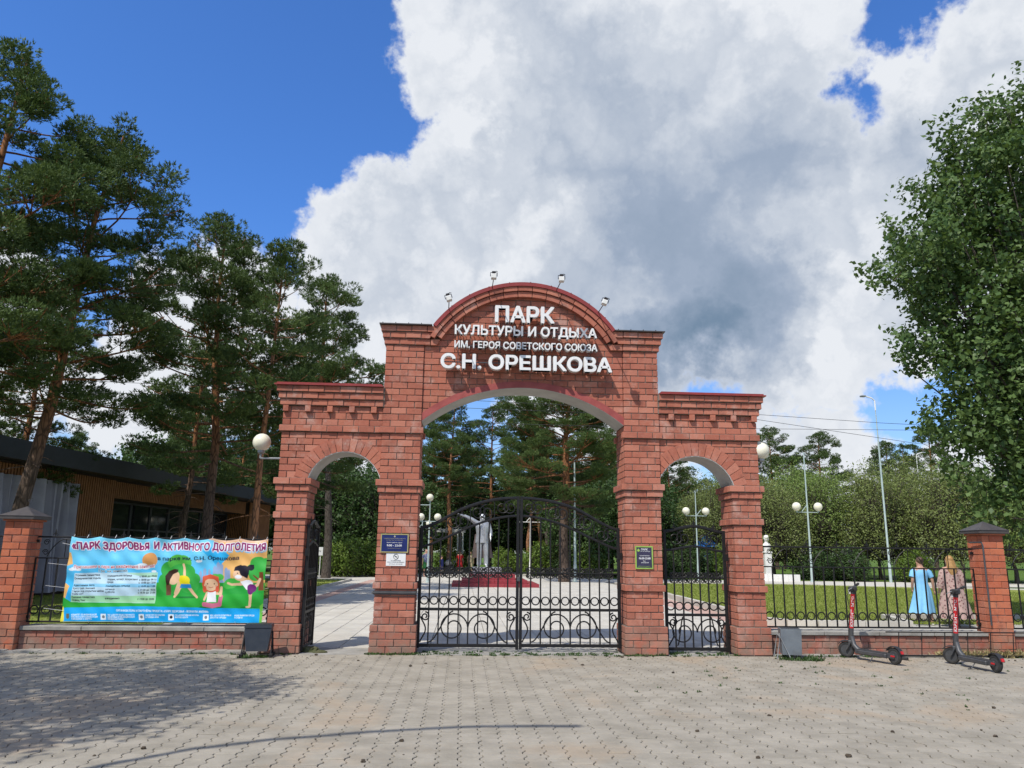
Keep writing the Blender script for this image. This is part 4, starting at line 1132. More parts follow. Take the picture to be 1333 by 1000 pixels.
for x,lines,tx in ((285,('ГБУ «ЦЕНТР ОБЩЕСТВЕННОГО','ЗДОРОВЬЯ И МЕДИЦИНСКОЙ','ПРОФИЛАКТИКИ»'),(312,478)),(521,('МИНИСТЕРСТВО КУЛЬТУРЫ','И ТУРИЗМА КРАЯ'),(548,672)),(706,('ГБУ «СПОРТИВНАЯ ШКОЛА»','ФИТНЕС-ЦЕНТР'),(730,880)),(924,('МБУ «ЦЕНТР КУЛЬТУРЫ И','ДОСУГА В ГОРОДЕ»'),(950,1090)),(64,('КОМИТЕТ ПО ФИЗИЧЕСКОЙ','КУЛЬТУРЕ И СПОРТУ АДМИНИСТРАЦИИ','ГОРОДСКОГО ОКРУГА'),(88,250)),(None,('ФОНД РАЗВИТИЯ ГОРОДА','И СПОРТА'),(1106,1245))):
    if x:
        yy=520+ (x-60)*.012
        if x>100: poly([(x-17,yy),(x+17,yy),(x+17,yy+36),(x-17,yy+36)],WHT); ell(x,yy+18,9,10,hexc('7a8288') if x!=706 else hexc('1d1d24'))
        else: poly([(x-9,yy),(x+9,yy),(x+10,yy+26),(x,yy+34),(x-10,yy+26)],hexc('6d6a52'))
    for k,s in enumerate(lines): txt(s,tx[0],tx[0]+(tx[1]-tx[0])*min(1,len(s)/22),522+k*13+(tx[0])*.010,531+k*13+tx[0]*.010,WHT,.03)
# three exercising children
SK=hexc('e6bd96'); SK2=hexc('d9a67c')
ell(800,424,80,6,hexc('1d7a34')); ell(960,486,80,7,hexc('1d7a34')); ell(1195,488,55,5,hexc('1d7a34'))
# bending one
limb([(790,300),(785,240),(780,222)],[9,7,8],SK); limb([(770,340),(745,395),(725,420)],[11,9,7],SK); limb([(812,355),(845,400),(868,424)],[11,9,7],SK)
limb([(755,330),(728,400)],[8,6],SK); poly([(752,292),(790,288),(826,340),(822,352),(762,350)],hexc('e6d51e')); ell(790,320,34,30,hexc('e6d51e')); poly([(768,342),(828,342),(834,368),(758,366)],hexc('2d8cc8'))
ell(722,302,36,44,SK,.3); poly([(672,330),(668,290),(690,258),(725,246),(750,252),(745,268),(715,280),(700,310),(694,345),(676,350)],hexc('3a2418'))
# sitting one
limb([(915,468),(965,478),(1010,470)],[15,14,13],hexc('d0708c')); limb([(1010,470),(1020,420)],[14,12],hexc('d0708c')); limb([(1016,415),(1020,365)],[8,8],SK); limb([(980,400),(1010,405),(1018,380)],[8,7,6],SK); limb([(930,400),(915,440)],[8,6],SK)
poly([(935,384),(985,384),(990,455),(930,455)],hexc('eef0f0')); ell(955,345,54,50,hexc('d65a3c')); ell(955,348,44,38,SK); poly([(902,350),(905,295),(955,282),(1005,298),(1008,345),(995,330),(985,312),(925,312),(915,345)],hexc('dd5f3f')); ell(915,375,12,20,hexc('d65a3c')); ell(995,375,12,20,hexc('d65a3c'))
for x in (935,976): ell(x,342,4,4,hexc('5a3020'))
for i in range(8): ell(942+i*3.6,362+4*math.sin(PI*i/7),2,2,hexc('b05040'))
ell(925,355,6,4,hexc('e09a80')); ell(986,355,6,4,hexc('e09a80'))
# balancing one
limb([(1150,345),(1085,348),(1062,338)],[9,7,7],SK); poly([(1140,330),(1180,318),(1222,345),(1210,385),(1180,380)],hexc('f0f2f4')); ell(1190,345,30,26,hexc('f0f2f4'))
limb([(1215,370),(1250,350),(1265,315)],[12,9,8],SK); limb([(1208,385),(1205,440),(1200,482)],[12,9,8],SK); ell(1215,372,28,26,hexc('6a1f6a')); limb([(1205,365),(1205,392)],[20,18],hexc('6a1f6a')); ell(1190,486,16,6,SK)
ell(1140,285,46,40,SK); poly([(1098,262),(1104,238),(1140,225),(1180,235),(1196,275),(1185,310),(1165,300),(1160,270),(1120,262)],hexc('221c28')); ell(1165,262,32,36,hexc('221c28')); ell(1208,240,20,20,hexc('221c28')); limb([(1190,238),(1222,226)],[9,5],hexc('221c28')); ell(1122,278,4,4,hexc('40201c')); ell(1128,300,22,12,hexc('f2f2f2'))
# down-sample to one colour per vertex
GW,GH=700,296
ys=(np.arange(GH+1)/GH*(SH_-1)).astype(int); 
cp=np.pad(cv,((2,2),(2,2),(0,0)),'edge'); sm_=sum(cp[2+dy:2+dy+SH_,2+dx:2+dx+SS] for dy in (-1,0,1) for dx in (-1,0,1))/9
xs=(np.arange(GW)/(GW-1)*(SS-1)).astype(int); ys=(np.arange(GH)/(GH-1)*(SH_-1)).astype(int)
img=sm_[np.ix_(ys,xs)]
U,V=np.meshgrid(np.arange(GW)/(GW-1),np.arange(GH)/(GH-1))
sag=.024*np.abs(np.sin(U*PI*7))*(1-V)**3*1.4            # scalloped top edge between its ties
X=BX0+U*(BX1-BX0)+ (V-.5)*0.0; Z=BZ1-V*(BZ1-BZ0)-sag
Y=.235-.012*np.sin(U*19+V*3)*(1-V)-.008*np.sin(V*21+U*6)-.010*np.sin(U*47+V*9)*(1-V)**2-.03*V*(1-V)-.006*np.sin(U*70-V*30)
co=np.stack([X,Y,Z],-1).reshape(-1,3); idx=np.arange(GW*GH).reshape(GH,GW)
fc=np.stack([idx[:-1,:-1],idx[1:,:-1],idx[1:,1:],idx[:-1,1:]],-1).reshape(-1,4)
m,N,b=new_mat('printed_banner'); at=N.node('ShaderNodeAttribute',attribute_name='print'); N.put(b.inputs['Base Color'],at.outputs['Color']); b.inputs['Roughness'].default_value=.42; b.inputs['Specular IOR Level'].default_value=.35
bn=thing('banner','colourful sky blue and green banner with three exercising children, tied to the railing','banner',(0,0,0))
me=fast_mesh('sheet',co,fc,4,m,smooth=True); ca=me.attributes.new('print','FLOAT_COLOR','POINT')
ca.data.foreach_set('color',np.concatenate([img.reshape(-1,3)*.95,np.ones((GW*GH,1))],1).astype(np.float32).ravel())
link('sheet',me,bn)
tb=MB(); rg=random.Random(8)
for i in range(15):
    x=BX0+.03+(BX1-BX0-.06)*i/14; tb.tube([(x,.225,BZ1-.02),(x+.01,.25,BZ1+.03),(x,.28,1.745)],.0035,4)
for i in range(9):
    x=BX0+.04+(BX1-BX0-.08)*i/8; tb.tube([(x,.225,BZ0+.015),(x,.25,BZ0-.01),(x,.28,.425)],.0035,4)
for z in (.6,.95,1.3,1.62): tb.tube([(BX0+.02,.225,z),(BX0-.25+rg.uniform(-.1,.1),.27,z+.03)],.003,4); tb.tube([(BX1-.02,.225,z),(BX1+.07,.27,z+rg.uniform(-.01,.05))],.003,4)
tb.build('tie',M_PW,bn)
# ================================================================== TREES
def leaf_mat(name,a,b_,trans=.25,rough=.55,spec=.3):
    m,N,b=new_mat(name); at=N.node('ShaderNodeAttribute',attribute_name='tone').outputs['Fac']
    oi=N.node('ShaderNodeObjectInfo').outputs['Random']
    c=N.mix(at,c4(a),c4(b_)); 
    c=N.mix(N.smooth(oi,0,1,0,.35),c,c4(tuple(x*.6 for x in a)))
    N.put(b.inputs['Base Color'],c); b.inputs['Roughness'].default_value=rough; b.inputs['Specular IOR Level'].default_value=spec
    tr=N.node('ShaderNodeBsdfTranslucent'); N.put(tr.inputs[0],N.mix(.5,c,c4((b_[0]*1.3,b_[1]*1.3,b_[2]*.6))))
    mx=N.node('ShaderNodeMixShader'); mx.inputs[0].default_value=trans; N.l.new(b.outputs[0],mx.inputs[1]); N.l.new(tr.outputs[0],mx.inputs[2])
    N.l.new(mx.outputs[0],N.n['Material Output'].inputs[0]); return m
M_NEEDLE=leaf_mat('pine_needles',(.052,.094,.028),(.125,.178,.050),.15,.6,.2)
M_LEAFP=leaf_mat('poplar_leaves',(.056,.112,.030),(.15,.225,.068),.25,.5,.28)
M_LEAFO=leaf_mat('olive_leaves',(.155,.195,.060),(.26,.31,.10),.35)
M_LEAFO2=leaf_mat('fresh_green_leaves',(.145,.215,.050),(.24,.32,.09),.35)
M_LEAFG=leaf_mat('bright_leaves',(.09,.16,.022),(.19,.27,.05),.35)
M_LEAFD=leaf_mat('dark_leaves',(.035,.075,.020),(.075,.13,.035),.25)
def bark_mat(name,low,high,z0,z1):
    m,N,b=new_mat(name); tc=N.node('ShaderNodeTexCoord').outputs['Object']
    sx=N.node('ShaderNodeSeparateXYZ'); N.l.new(tc,sx.inputs[0])
    z=N.math('ADD',sx.outputs[2],N.math('MULTIPLY',N.math('SUBTRACT',N.noise(tc,1.5,5,.6),.5),3.0))
    c=N.mix(N.smooth(z,z0,z1),c4(low),c4(high))
    mp=N.node('ShaderNodeMapping'); mp.inputs['Scale'].default_value=(9,9,2.2); N.l.new(tc,mp.inputs[0])
    v=N.node('ShaderNodeTexVoronoi'); v.feature='DISTANCE_TO_EDGE'; v.inputs['Scale'].default_value=1.3; N.l.new(mp.outputs[0],v.inputs['Vector'])
    crack=N.smooth(v.outputs[0],.0,.16,.75,0)
    c=N.mix(crack,c,(.025,.018,.013,1)); c=N.mix(N.smooth(N.noise(tc,6,5,.65),.45,.7,0,.5),c,c4(tuple(x*.45 for x in low)))
    N.put(b.inputs['Base Color'],c); b.inputs['Roughness'].default_value=.9; b.inputs['Specular IOR Level'].default_value=.2
    bn=N.node('ShaderNodeBump'); bn.inputs['Strength'].default_value=.8; bn.inputs['Distance'].default_value=.03; N.put(bn.inputs['Height'],v.outputs[0]); N.put(b.inputs['Normal'],bn.outputs[0]); return m
M_BARKP=bark_mat('pine_bark',(.12,.085,.065),(.33,.145,.06),3.0,6.5)
M_BARK=bark_mat('grey_bark',(.10,.085,.07),(.12,.10,.08),2,6)
M_BARKO=bark_mat('orange_pine_bark',(.20,.15,.12),(.36,.17,.08),.5,2.5)

def tufts(P,D,R,blades,ln,wd,tone_base,tone_span):
    """needle tufts: P (n,3) roots, D (n,3) directions -> triangle arrays"""
    n=len(P)
    P=np.repeat(P,blades,0); D=np.repeat(D,blades,0); tb=np.repeat(tone_base,blades)
    d=D+R.normal(0,.42,(len(P),3)); d/=np.linalg.norm(d,axis=1)[:,None]
    s=np.cross(d,R.normal(0,1,(len(P),3))); s/=np.linalg.norm(s,axis=1)[:,None]+1e-9
    L=(ln*R.uniform(.7,1.25,len(P)))[:,None]; w=(wd*R.uniform(.7,1.3,len(P)))[:,None]
    p0=P+R.normal(0,.02,(len(P),3))
    co=np.stack([p0-s*w*.4+d*L*.05,p0+s*w*.4+d*L*.05,p0+d*L*.75+s*w*.5,p0+d*L],1)
    co=np.stack([p0-s*w*.5,p0+s*w*.5,p0+d*L],1)
    return co.reshape(-1,3), np.clip(tb+R.uniform(-tone_span,tone_span,len(P)),0,1)
def make_pine(seed,H,r,lean=(0,0),lo=.38,width=3.0,nl=46,dens=1.0,bark=None,flat=.48,stubs=14,ln=.095,wd=.030,bladesn=6,topw=.5):
    R=np.random.default_rng(seed); rg=random.Random(seed)
    wob=[(rg.uniform(-.12,.12),rg.uniform(-.12,.12)) for _ in range(6)]
    def tp(t):
        wx=np.interp(t,[0,.2,.4,.6,.8,1],[0]+[w[0] for w in wob[:5]]); wy=np.interp(t,[0,.2,.4,.6,.8,1],[0]+[w[1] for w in wob[:5]])
        return np.array([lean[0]*t**1.15+wx, lean[1]*t**1.15+wy, H*t])
    b=MB(); ts=np.linspace(0,1,16)
    pts=[tp(t) for t in ts]; pts[0][2]=-.1
    b.tube(pts,[r*(1.18 if t==0 else 1)*(1-.86*t**1.1) for t in ts],10)
    PP=[];DD=[];TT=[]
    ga=rg.uniform(0,6)
    for i in range(nl):
        u=(i+rg.random())/nl; h=lo+(1-lo)*u**.92
        ga+=2.4+rg.uniform(-.5,.5)
        q=(h-lo)/(1-lo)
        shp=(topw+(1-topw)*math.sin(PI*min(1,.25+q*.75)))*(1-q**3.2*.75)*(0.72+.28*min(1,q*6))
        L=width*shp*rg.uniform(.6,1.12)
        o=tp(h*.985); elev=rg.uniform(-.12,.28)+q*.55; 
        dx,dy=math.cos(ga),math.sin(ga); seg=7; path=[o]; cur=np.array(o); bend=rg.uniform(-.35,.35)
        for s in range(1,seg+1):
            e=elev-.25*math.sin(PI*s/seg)+(.35*(s/seg)**2); a=ga+bend*(s/seg)+rg.uniform(-.12,.12)
            cur=cur+np.array([math.cos(a)*math.cos(e),math.sin(a)*math.cos(e),math.sin(e)])*L/seg; path.append(cur.copy())
        rr=r*.26*(1-h*.62)*(.6+.4*L/width)
        b.tube(path,[rr*(1-.85*k/seg)+.006 for k in range(seg+1)],5)
        path=np.array(path)
        npf=max(3,int(L*2.7*dens))
        for k in range(npf):
            s=rg.uniform(.50,1.0)**.8*seg; k0=min(seg-1,int(s)); c=path[k0]+(path[k0+1]-path[k0])*(s-k0)
            lat=rg.uniform(-1,1)*(.16+.26*L*(1-abs(s/seg-.7)))
            side_=np.array([-dy,dx,0]); c=c+side_*lat+np.array([0,0,rg.uniform(-.02,.22)])
            if abs(lat)>.25: b.tube([path[max(0,k0-1)],(path[max(0,k0-1)]+c)/2+np.array([0,0,.03]),c],[rr*.35+.004,rr*.22+.004,.004],4,cap=False)
            sz=rg.uniform(.25,.47)*(1 if L>1.2 else .85); n=int(64*rg.uniform(.8,1.3)*(sz/.4)**2)
            v=R.normal(0,1,(n,3)); v/=np.linalg.norm(v,axis=1)[:,None]; rad=R.uniform(.45,1,n)[:,None]**.5
            p=c+v*rad*np.array([sz,sz,sz*flat]); dd=v*np.array([1,1,.6])+np.array([0,0,.75])
            PP.append(p); DD.append(dd/np.linalg.norm(dd,axis=1)[:,None]); TT.append(np.full(n,rg.uniform(.15,.8)))
    # leader tuft
    for k in range(10):
        c=tp(.93+.007*k)+np.array([rg.uniform(-.35,.35),rg.uniform(-.35,.35),rg.uniform(-.1,.25)]); n=26
        v=R.normal(0,1,(n,3)); v/=np.linalg.norm(v,axis=1)[:,None]
        PP.append(c+v*np.array([.3,.3,.22])); dd=v+np.array([0,0,.9]); DD.append(dd/np.linalg.norm(dd,axis=1)[:,None]); TT.append(np.full(n,.5))
    for i in range(stubs):
        h=rg.uniform(lo*.45,lo*1.15); a=rg.uniform(0,2*PI); L=rg.uniform(.3,1.3); o=tp(h); e=rg.uniform(-.5,.1)
        m_=o+np.array([math.cos(a)*L*.5,math.sin(a)*L*.5,L*.5*e+.06]); en=o+np.array([math.cos(a+.2)*L,math.sin(a+.2)*L,L*e])
        b.tube([o,m_,en],[.022,.014,.005],4)
    P=np.concatenate(PP); D=np.concatenate(DD); T_=np.concatenate(TT)
    co,tn=tufts(P,D,R,bladesn,ln,wd,T_,.2)
    crown=fast_mesh('crown',co,np.arange(len(co)).reshape(-1,3),3,M_NEEDLE,tn)
    return b.mesh('trunk',bark or M_BARKP,True,50),crown
def make_broad(seed,lobes,nleaf,size,mat,trunk=None,per=9,spread=.16,upbias=.5,bark=None,shell=.55,limbs=True,H0=.0):
    """lobes: (cx,cy,cz,rx,ry,rz); trunk: (height, radius)"""
    R=np.random.default_rng(seed); rg=random.Random(seed)
    w=np.array([l[3]*l[4]*l[5] for l in lobes])**.7; w/=w.sum(); nt=nleaf//per
    li=R.choice(len(lobes),nt,p=w); L=np.array(lobes)[li]
    v=R.normal(0,1,(nt,3)); v/=np.linalg.norm(v,axis=1)[:,None]; rad=(shell+(1-shell)*R.uniform(0,1,nt)**.7)*(1+R.normal(0,.05,nt))
    C=L[:,:3]+v*L[:,3:]*rad[:,None]
    # drop twigs that lie deep inside another lobe
    keep=np.ones(nt,bool)
    for l in lobes:
        d=(((C-np.array(l[:3]))/np.array(l[3:]))**2).sum(1); keep&=~((d<.38)&(R.random(nt)<.75))
    C=C[keep]; v=v[keep]; tt=R.uniform(0,1,len(C))
    ax=v*.7+R.normal(0,.5,v.shape)+np.array([0,0,upbias]); ax/=np.linalg.norm(ax,axis=1)[:,None]
    P=np.repeat(C,per,0)+np.repeat(ax,per,0)*(R.uniform(-1,1,len(C)*per)*spread*1.6)[:,None]+R.normal(0,spread*.55,(len(C)*per,3))
    n=len(P); nrm=R.normal(0,1,(n,3))+np.repeat(v,per,0)*.8+np.array([0,0,.7]); nrm/=np.linalg.norm(nrm,axis=1)[:,None]
    a=np.cross(nrm,R.normal(0,1,(n,3))); a/=np.linalg.norm(a,axis=1)[:,None]; b2=np.cross(nrm,a)
    s=(size*R.uniform(.65,1.3,n))[:,None]
    co=np.stack([P-a*s*.5,P+b2*s*.36-a*s*.05+nrm*s*.06,P+a*s*.55,P-b2*s*.36-a*s*.05+nrm*s*.06],1).reshape(-1,3)
    tn=np.clip(np.repeat(tt,per)+R.uniform(-.25,.25,n),0,1)
    crown=fast_mesh('crown',co,np.arange(n*4).reshape(-1,4),4,mat,tn)
    b=MB()
    if trunk:
        th,tr=trunk; b.tube([(0,0,-.1),(rg.uniform(-.05,.05),rg.uniform(-.05,.05),th*.5),(rg.uniform(-.1,.1),rg.uniform(-.1,.1),th)],[tr*1.15,tr*.85,tr*.6],9)
    base=np.array([0,0,(trunk[0] if trunk else .05)])
    for l in lobes:
        c=np.array(l[:3]); 
        for q in range(3 if limbs else 1):
            e=c+np.array([rg.uniform(-.6,.6)*l[3],rg.uniform(-.6,.6)*l[4],rg.uniform(-.3,.7)*l[5]]); m_=base+(e-base)*.5+np.array([rg.uniform(-.2,.2),rg.uniform(-.2,.2),-.1*l[5]])
            r0=(trunk[1]*.45 if trunk else .025); b.tube([base*[1,1,.9 if trunk else 1],m_,e],[r0,r0*.5,r0*.12],5)
    # thin twigs under a part of the leaves
    ids=R.choice(len(C),min(500,len(C)),replace=False)
    for i in ids:
        p=C[i]; q=p-ax[i]*spread*2.2; b.tube([q,p+ax[i]*spread*1.3],[.006+size*.03,.002],3,cap=False)
    return b.mesh('trunk',bark or M_BARK,True,60),crown
def plant(name,label,cat,meshes,loc,rz=0,group=None,scale=1.0):
    t=thing(name,label,cat,loc,rz,group); link('trunk',meshes[0],t); link('crown',meshes[1],t); t.scale=(scale,)*3 if not isinstance(scale,tuple) else scale; return t

G_PL='tall pines beside the building on the left'
plant('pine_tree','big leaning pine with bare reddish trunk in front of the grey curtain','tree',make_pine(11,12.9,.20,(1.3,.3),.36,3.3,56,1.3,topw=.65),(-12.12,7.0,0),group=G_PL)
plant('pine_tree','tallest pine, rising at the left edge of the photo','tree',make_pine(12,13.6,.22,(.45,.4),.36,3.5,58,1.3,topw=.6),(-12.75,4.6,0),group=G_PL)
pB=make_pine(13,12.4,.19,(-.5,.2),.34,3.2,52,1.15,topw=.85)
plant('pine_tree','flat topped pine with straight dark trunk standing clear against the blue sky','tree',pB,(-8.85,12.0,0),group=G_PL)
pC=make_pine(14,10.8,.135,(.15,.1),.34,2.3,40,1.1,topw=.6)
plant('pine_tree','slimmer pine just left of the flat topped pine','tree',pC,(-11.0,16.0,0),.6,group=G_PL)
pD=make_pine(15,11.2,.13,(.25,0),.50,2.2,38,1.1,bark=M_BARKO,topw=.6)
plant('pine_tree','pine with thin bright orange trunk behind the left globe lamp','tree',pD,(-7.35,11.0,0),group=G_PL)
pF=make_pine(16,12.7,.18,(.2,0),.34,3.6,54,1.25,topw=.6)
plant('pine_tree','wide pine reaching its branches to the left tower of the gateway','tree',pF,(-7.1,18.6,0),group=G_PL)
plant('pine_tree','low pine showing just above the left wing of the gateway','tree',pC,(-8.1,21.0,0),2.0,G_PL,.88)
plant('pine_tree','pine behind the flat topped pine, half hidden by it','tree',pC,(-12.6,23.5,0),4.0,G_PL,1.05)
plant('pine_tree','pine behind the building roof at the far left','tree',pB,(-15.6,13.6,0),2.2,G_PL,.83)
G_PP='pines inside the park'
pG=make_pine(21,13.2,.30,(.3,0),.30,4.9,70,1.75,bark=M_BARKP,topw=.7,flat=.4)
plant('pine_tree','big spreading pine on the plaza behind the right leaf of the main gate','tree',pG,(4.75,31.0,0),group=G_PP)
pH=make_pine(22,13.0,.20,(.1,.1),.42,2.9,52,1.5,bark=M_BARKO,topw=.5)
plant('pine_tree','pine with pinkish trunk left of the silver statue','tree',pH,(-2.0,45.0,0),0,G_PP)
plant('pine_tree','second pine left of the statue, behind the globe lamps','tree',pH,(-3.4,48.0,0),2.1,G_PP,.97)
plant('pine_tree','left one of the twin trunks right of the statue','tree',pH,(3.8,42.5,0),4.0,G_PP,.9)
plant('pine_tree','right one of the twin trunks right of the statue','tree',pH,(4.6,43.6,0),1.0,G_PP,.95)
pI=make_pine(23,12.6,.26,(-.7,0),.52,3.0,44,1.1,bark=M_BARK,topw=.6)
plant('pine_tree','dark trunked pine framed by the left side arch','tree',pI,(-8.75,33.0,0),0,G_PP)
plant('pine_tree','tall pine behind the statue','tree',pF,(1.3,52.0,0),1.0,G_PP,1.08)
plant('dark_pine','dark pine seen through the right side arch','tree',pB,(15.2,46.0,0),.4,G_PP,.80)
G_FR='pines on the skyline at the right'
plant('pine_tree','round topped pine on the skyline right of the gateway','tree',pF,(40.3,74.0,0),.3,G_FR,1.23)
plant('pine_tree','pine half hidden behind the right end of the gateway','tree',pB,(34.6,74.0,0),1.3,G_FR,1.28)
plant('pine_tree','left pine of the pair beside the tall street lamp','tree',pF,(51.5,79.0,0),2.3,G_FR,1.22)
plant('pine_tree','right and higher pine of the pair beside the tall street lamp','tree',pB,(57.0,80.0,0),3.3,G_FR,1.42)
plant('pine_tree','thin sparse pine between the pair on the skyline','tree',make_pine(31,15.5,.14,(0,0),.45,1.6,26,.5),(54.2,80.0,0),0,G_FR)
plant('pine_tree','pine on the skyline just left of the round topped one','tree',pC,(37.2,78.0,0),1.0,G_FR,1.25)
# far wood that closes the park
WOOD=[]; BELT=[]
G_FW='trees of the wood at the back of the park'
rg=random.Random(77)
for i,(x,y) in enumerate([(-46,58),(-40,66),(-34,55),(-29,63),(-25,52),(-21,60),(-17.5,51),(-14,57),(-11.2,52),(-8.5,60),(-5.9,55),(-2.8,63),(.2,58),(3.2,64),(6.0,52),(8.2,60),(10.8,54),(13.4,62),(17.0,66),(21,72),(26,78),(30,84),(-20,42),(-16,40),(63,84),(70,80),(77,86)]):
    mm=[pB,pF,pH,pC,pI][i%5]; sc=rg.uniform(.84,1.05)*(1.0 if x<16 else .92)*(1 if i not in(9,10,11,12,13) else .93)
    WOOD.append((math.atan2(x-CX,y-CY),plant('pine_tree','pine','tree',mm,(x,y,0),rg.uniform(0,6),G_FW,sc)))

# broad-leaved trees
def clumpify(lobes,seed,dens=1.0,rmin=.5,rmax=1.0,core=.62,flat=.75):
    """break smooth lobes up into many leafy sprays round darker inner masses"""
    rg=random.Random(seed); out=[]
    for (cx,cy,cz,rx,ry,rz) in lobes:
        if min(rx,ry,rz)<.45: out.append((cx,cy,cz,rx,ry,rz)); continue
        out.append((cx,cy,cz,rx*core,ry*core,rz*core))
        n=max(4,int(dens*5.2*(rx*ry+ry*rz+rx*rz)/3/((rmin+rmax)/2)**2))
        for k in range(n):
            u=rg.uniform(-.8,1); a=rg.uniform(0,2*PI); s=math.sqrt(1-u*u); q=rg.uniform(.66,1.02); r=rg.uniform(rmin,rmax)
            out.append((cx+rx*q*s*math.cos(a),cy+ry*q*s*math.sin(a),cz+rz*q*u,r*rg.uniform(.8,1.3),r*rg.uniform(.8,1.2),r*flat*rg.uniform(.7,1.1)))
    return out
lob=[(0,0,3.6,2.3,2.1,2.4),(1.5,.4,3.0,1.7,1.7,2.1),(-1.5,-.3,3.1,1.8,1.7,2.1),(.4,-1.2,2.4,1.9,1.6,1.8),(-.5,1.2,4.2,1.6,1.5,1.6),(.9,.2,4.9,1.3,1.3,1.2)]
bA=make_broad(41,clumpify(lob,1,.8,.45,.85),36000,.10,M_LEAFO,(1.2,.12),9,.30,.4,shell=.45)
bA2=None
lob2=[(0,0,3.2,2.0,2.0,2.6),(1.2,-.5,2.4,1.8,1.5,2.0),(-1.3,.2,2.6,1.7,1.6,2.0),(.2,.4,4.8,1.4,1.4,1.5),(-.9,-.9,3.9,1.3,1.3,1.5)]
bB=make_broad(42,clumpify(lob2,2,.8,.45,.85),34000,.10,M_LEAFO,(1.2,.11),9,.30,.4,shell=.45)
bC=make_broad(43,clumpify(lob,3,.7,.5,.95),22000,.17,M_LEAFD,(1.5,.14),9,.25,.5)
bA2=(bA[0],bA[1].copy()); bA2[1].materials[0]=M_LEAFO2
G_BR='fine leaved olive green trees behind the right lawn'
for i,(x,y,s,lb) in enumerate([(16.5,41.5,1.05,'olive green tree seen through the right side arch'),(20.6,40.5,1.12,'olive green tree directly behind the double globe lamp'),(24.2,42,1.22,'olive green tree in the middle of the row behind the right lawn'),(28.0,40,1.25,'highest olive green tree of the row, left of the two women'),(31.9,38.5,1.28,'olive green tree behind the two women'),(35.2,36.5,1.25,'olive green tree behind the right fence pillar'),(39.2,37.5,1.2,'last olive green tree of the row, behind the poplar'),(18.6,47,1.25,'olive green tree in the second row beside the gateway end'),(25.6,48,1.4,'olive green tree standing in the second row, middle'),(33,46,1.45,'olive green tree standing in the second row, right'),(43.5,36,1.25,'olive green tree at the right edge, mostly behind the poplar')]):
    plant('olive_green_tree',lb,'tree',(bA,bB,bA2)[(i*2+1)%3],(x,y,0),i*1.3,G_BR,s)
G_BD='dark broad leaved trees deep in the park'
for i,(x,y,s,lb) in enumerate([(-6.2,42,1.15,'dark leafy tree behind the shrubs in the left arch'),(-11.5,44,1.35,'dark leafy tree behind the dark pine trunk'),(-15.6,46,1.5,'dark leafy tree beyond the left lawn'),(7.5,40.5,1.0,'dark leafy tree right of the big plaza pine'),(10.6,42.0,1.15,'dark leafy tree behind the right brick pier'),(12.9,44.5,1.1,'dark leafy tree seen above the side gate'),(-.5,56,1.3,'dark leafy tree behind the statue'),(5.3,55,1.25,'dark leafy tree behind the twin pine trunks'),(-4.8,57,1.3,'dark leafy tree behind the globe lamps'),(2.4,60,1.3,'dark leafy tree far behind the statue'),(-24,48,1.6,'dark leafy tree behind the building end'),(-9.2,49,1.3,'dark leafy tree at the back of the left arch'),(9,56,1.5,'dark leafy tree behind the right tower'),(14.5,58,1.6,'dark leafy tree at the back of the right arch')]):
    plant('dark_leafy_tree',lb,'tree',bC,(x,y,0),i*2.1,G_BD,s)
# a far belt of trees that hides the horizon
for i,x in enumerate(range(-70,120,9)):
    BELT.append(plant('dark_leafy_tree','tree in the far green belt on the horizon','tree',[bC,bA][i%3==1],(x+rg.uniform(-2,2),96+rg.uniform(-5,8)+max(0,x)*.1,0),i*1.7,'trees of the far green belt',(2.1,1.8,1.35+rg.uniform(0,.3))))
ORD='first second third fourth fifth sixth seventh eighth ninth tenth eleventh twelfth thirteenth fourteenth fifteenth sixteenth seventeenth eighteenth nineteenth twentieth'.split()
ORD+=['twenty '+q for q in ORD[:9]]
for i,(a_,t_) in enumerate(sorted(WOOD,key=lambda q:q[0])): t_['label']='%s pine from the left in the wood at the back of the park'%ORD[i]
for i,t_ in enumerate(BELT): t_['label']='%s tree from the left in the far green belt on the horizon'%ORD[i]
# shrubs
shl=[(0,0,.75,.9,.8,.75),(.6,.2,.6,.6,.6,.6),(-.6,-.1,.65,.6,.6,.6),(.1,.3,1.15,.5,.5,.5)]
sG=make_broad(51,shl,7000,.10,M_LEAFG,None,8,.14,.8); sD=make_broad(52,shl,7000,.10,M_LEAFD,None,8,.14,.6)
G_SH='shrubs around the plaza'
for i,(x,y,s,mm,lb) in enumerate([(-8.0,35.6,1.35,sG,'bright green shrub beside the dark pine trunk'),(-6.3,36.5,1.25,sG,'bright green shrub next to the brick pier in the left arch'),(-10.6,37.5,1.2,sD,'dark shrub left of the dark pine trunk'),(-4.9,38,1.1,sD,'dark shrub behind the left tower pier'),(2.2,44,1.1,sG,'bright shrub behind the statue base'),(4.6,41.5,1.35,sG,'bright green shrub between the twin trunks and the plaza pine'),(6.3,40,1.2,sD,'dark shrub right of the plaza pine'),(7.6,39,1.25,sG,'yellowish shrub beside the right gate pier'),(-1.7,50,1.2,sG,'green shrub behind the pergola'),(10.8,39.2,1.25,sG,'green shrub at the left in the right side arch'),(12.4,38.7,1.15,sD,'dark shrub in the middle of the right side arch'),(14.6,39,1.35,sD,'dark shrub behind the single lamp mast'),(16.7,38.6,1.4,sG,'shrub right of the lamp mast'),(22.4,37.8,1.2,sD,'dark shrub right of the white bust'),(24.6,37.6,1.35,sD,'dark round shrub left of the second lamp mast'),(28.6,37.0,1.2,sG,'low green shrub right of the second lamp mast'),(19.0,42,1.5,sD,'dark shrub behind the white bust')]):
    plant('shrub',lb,'shrub',mm,(x,y,0),i*1.9,G_SH,s)

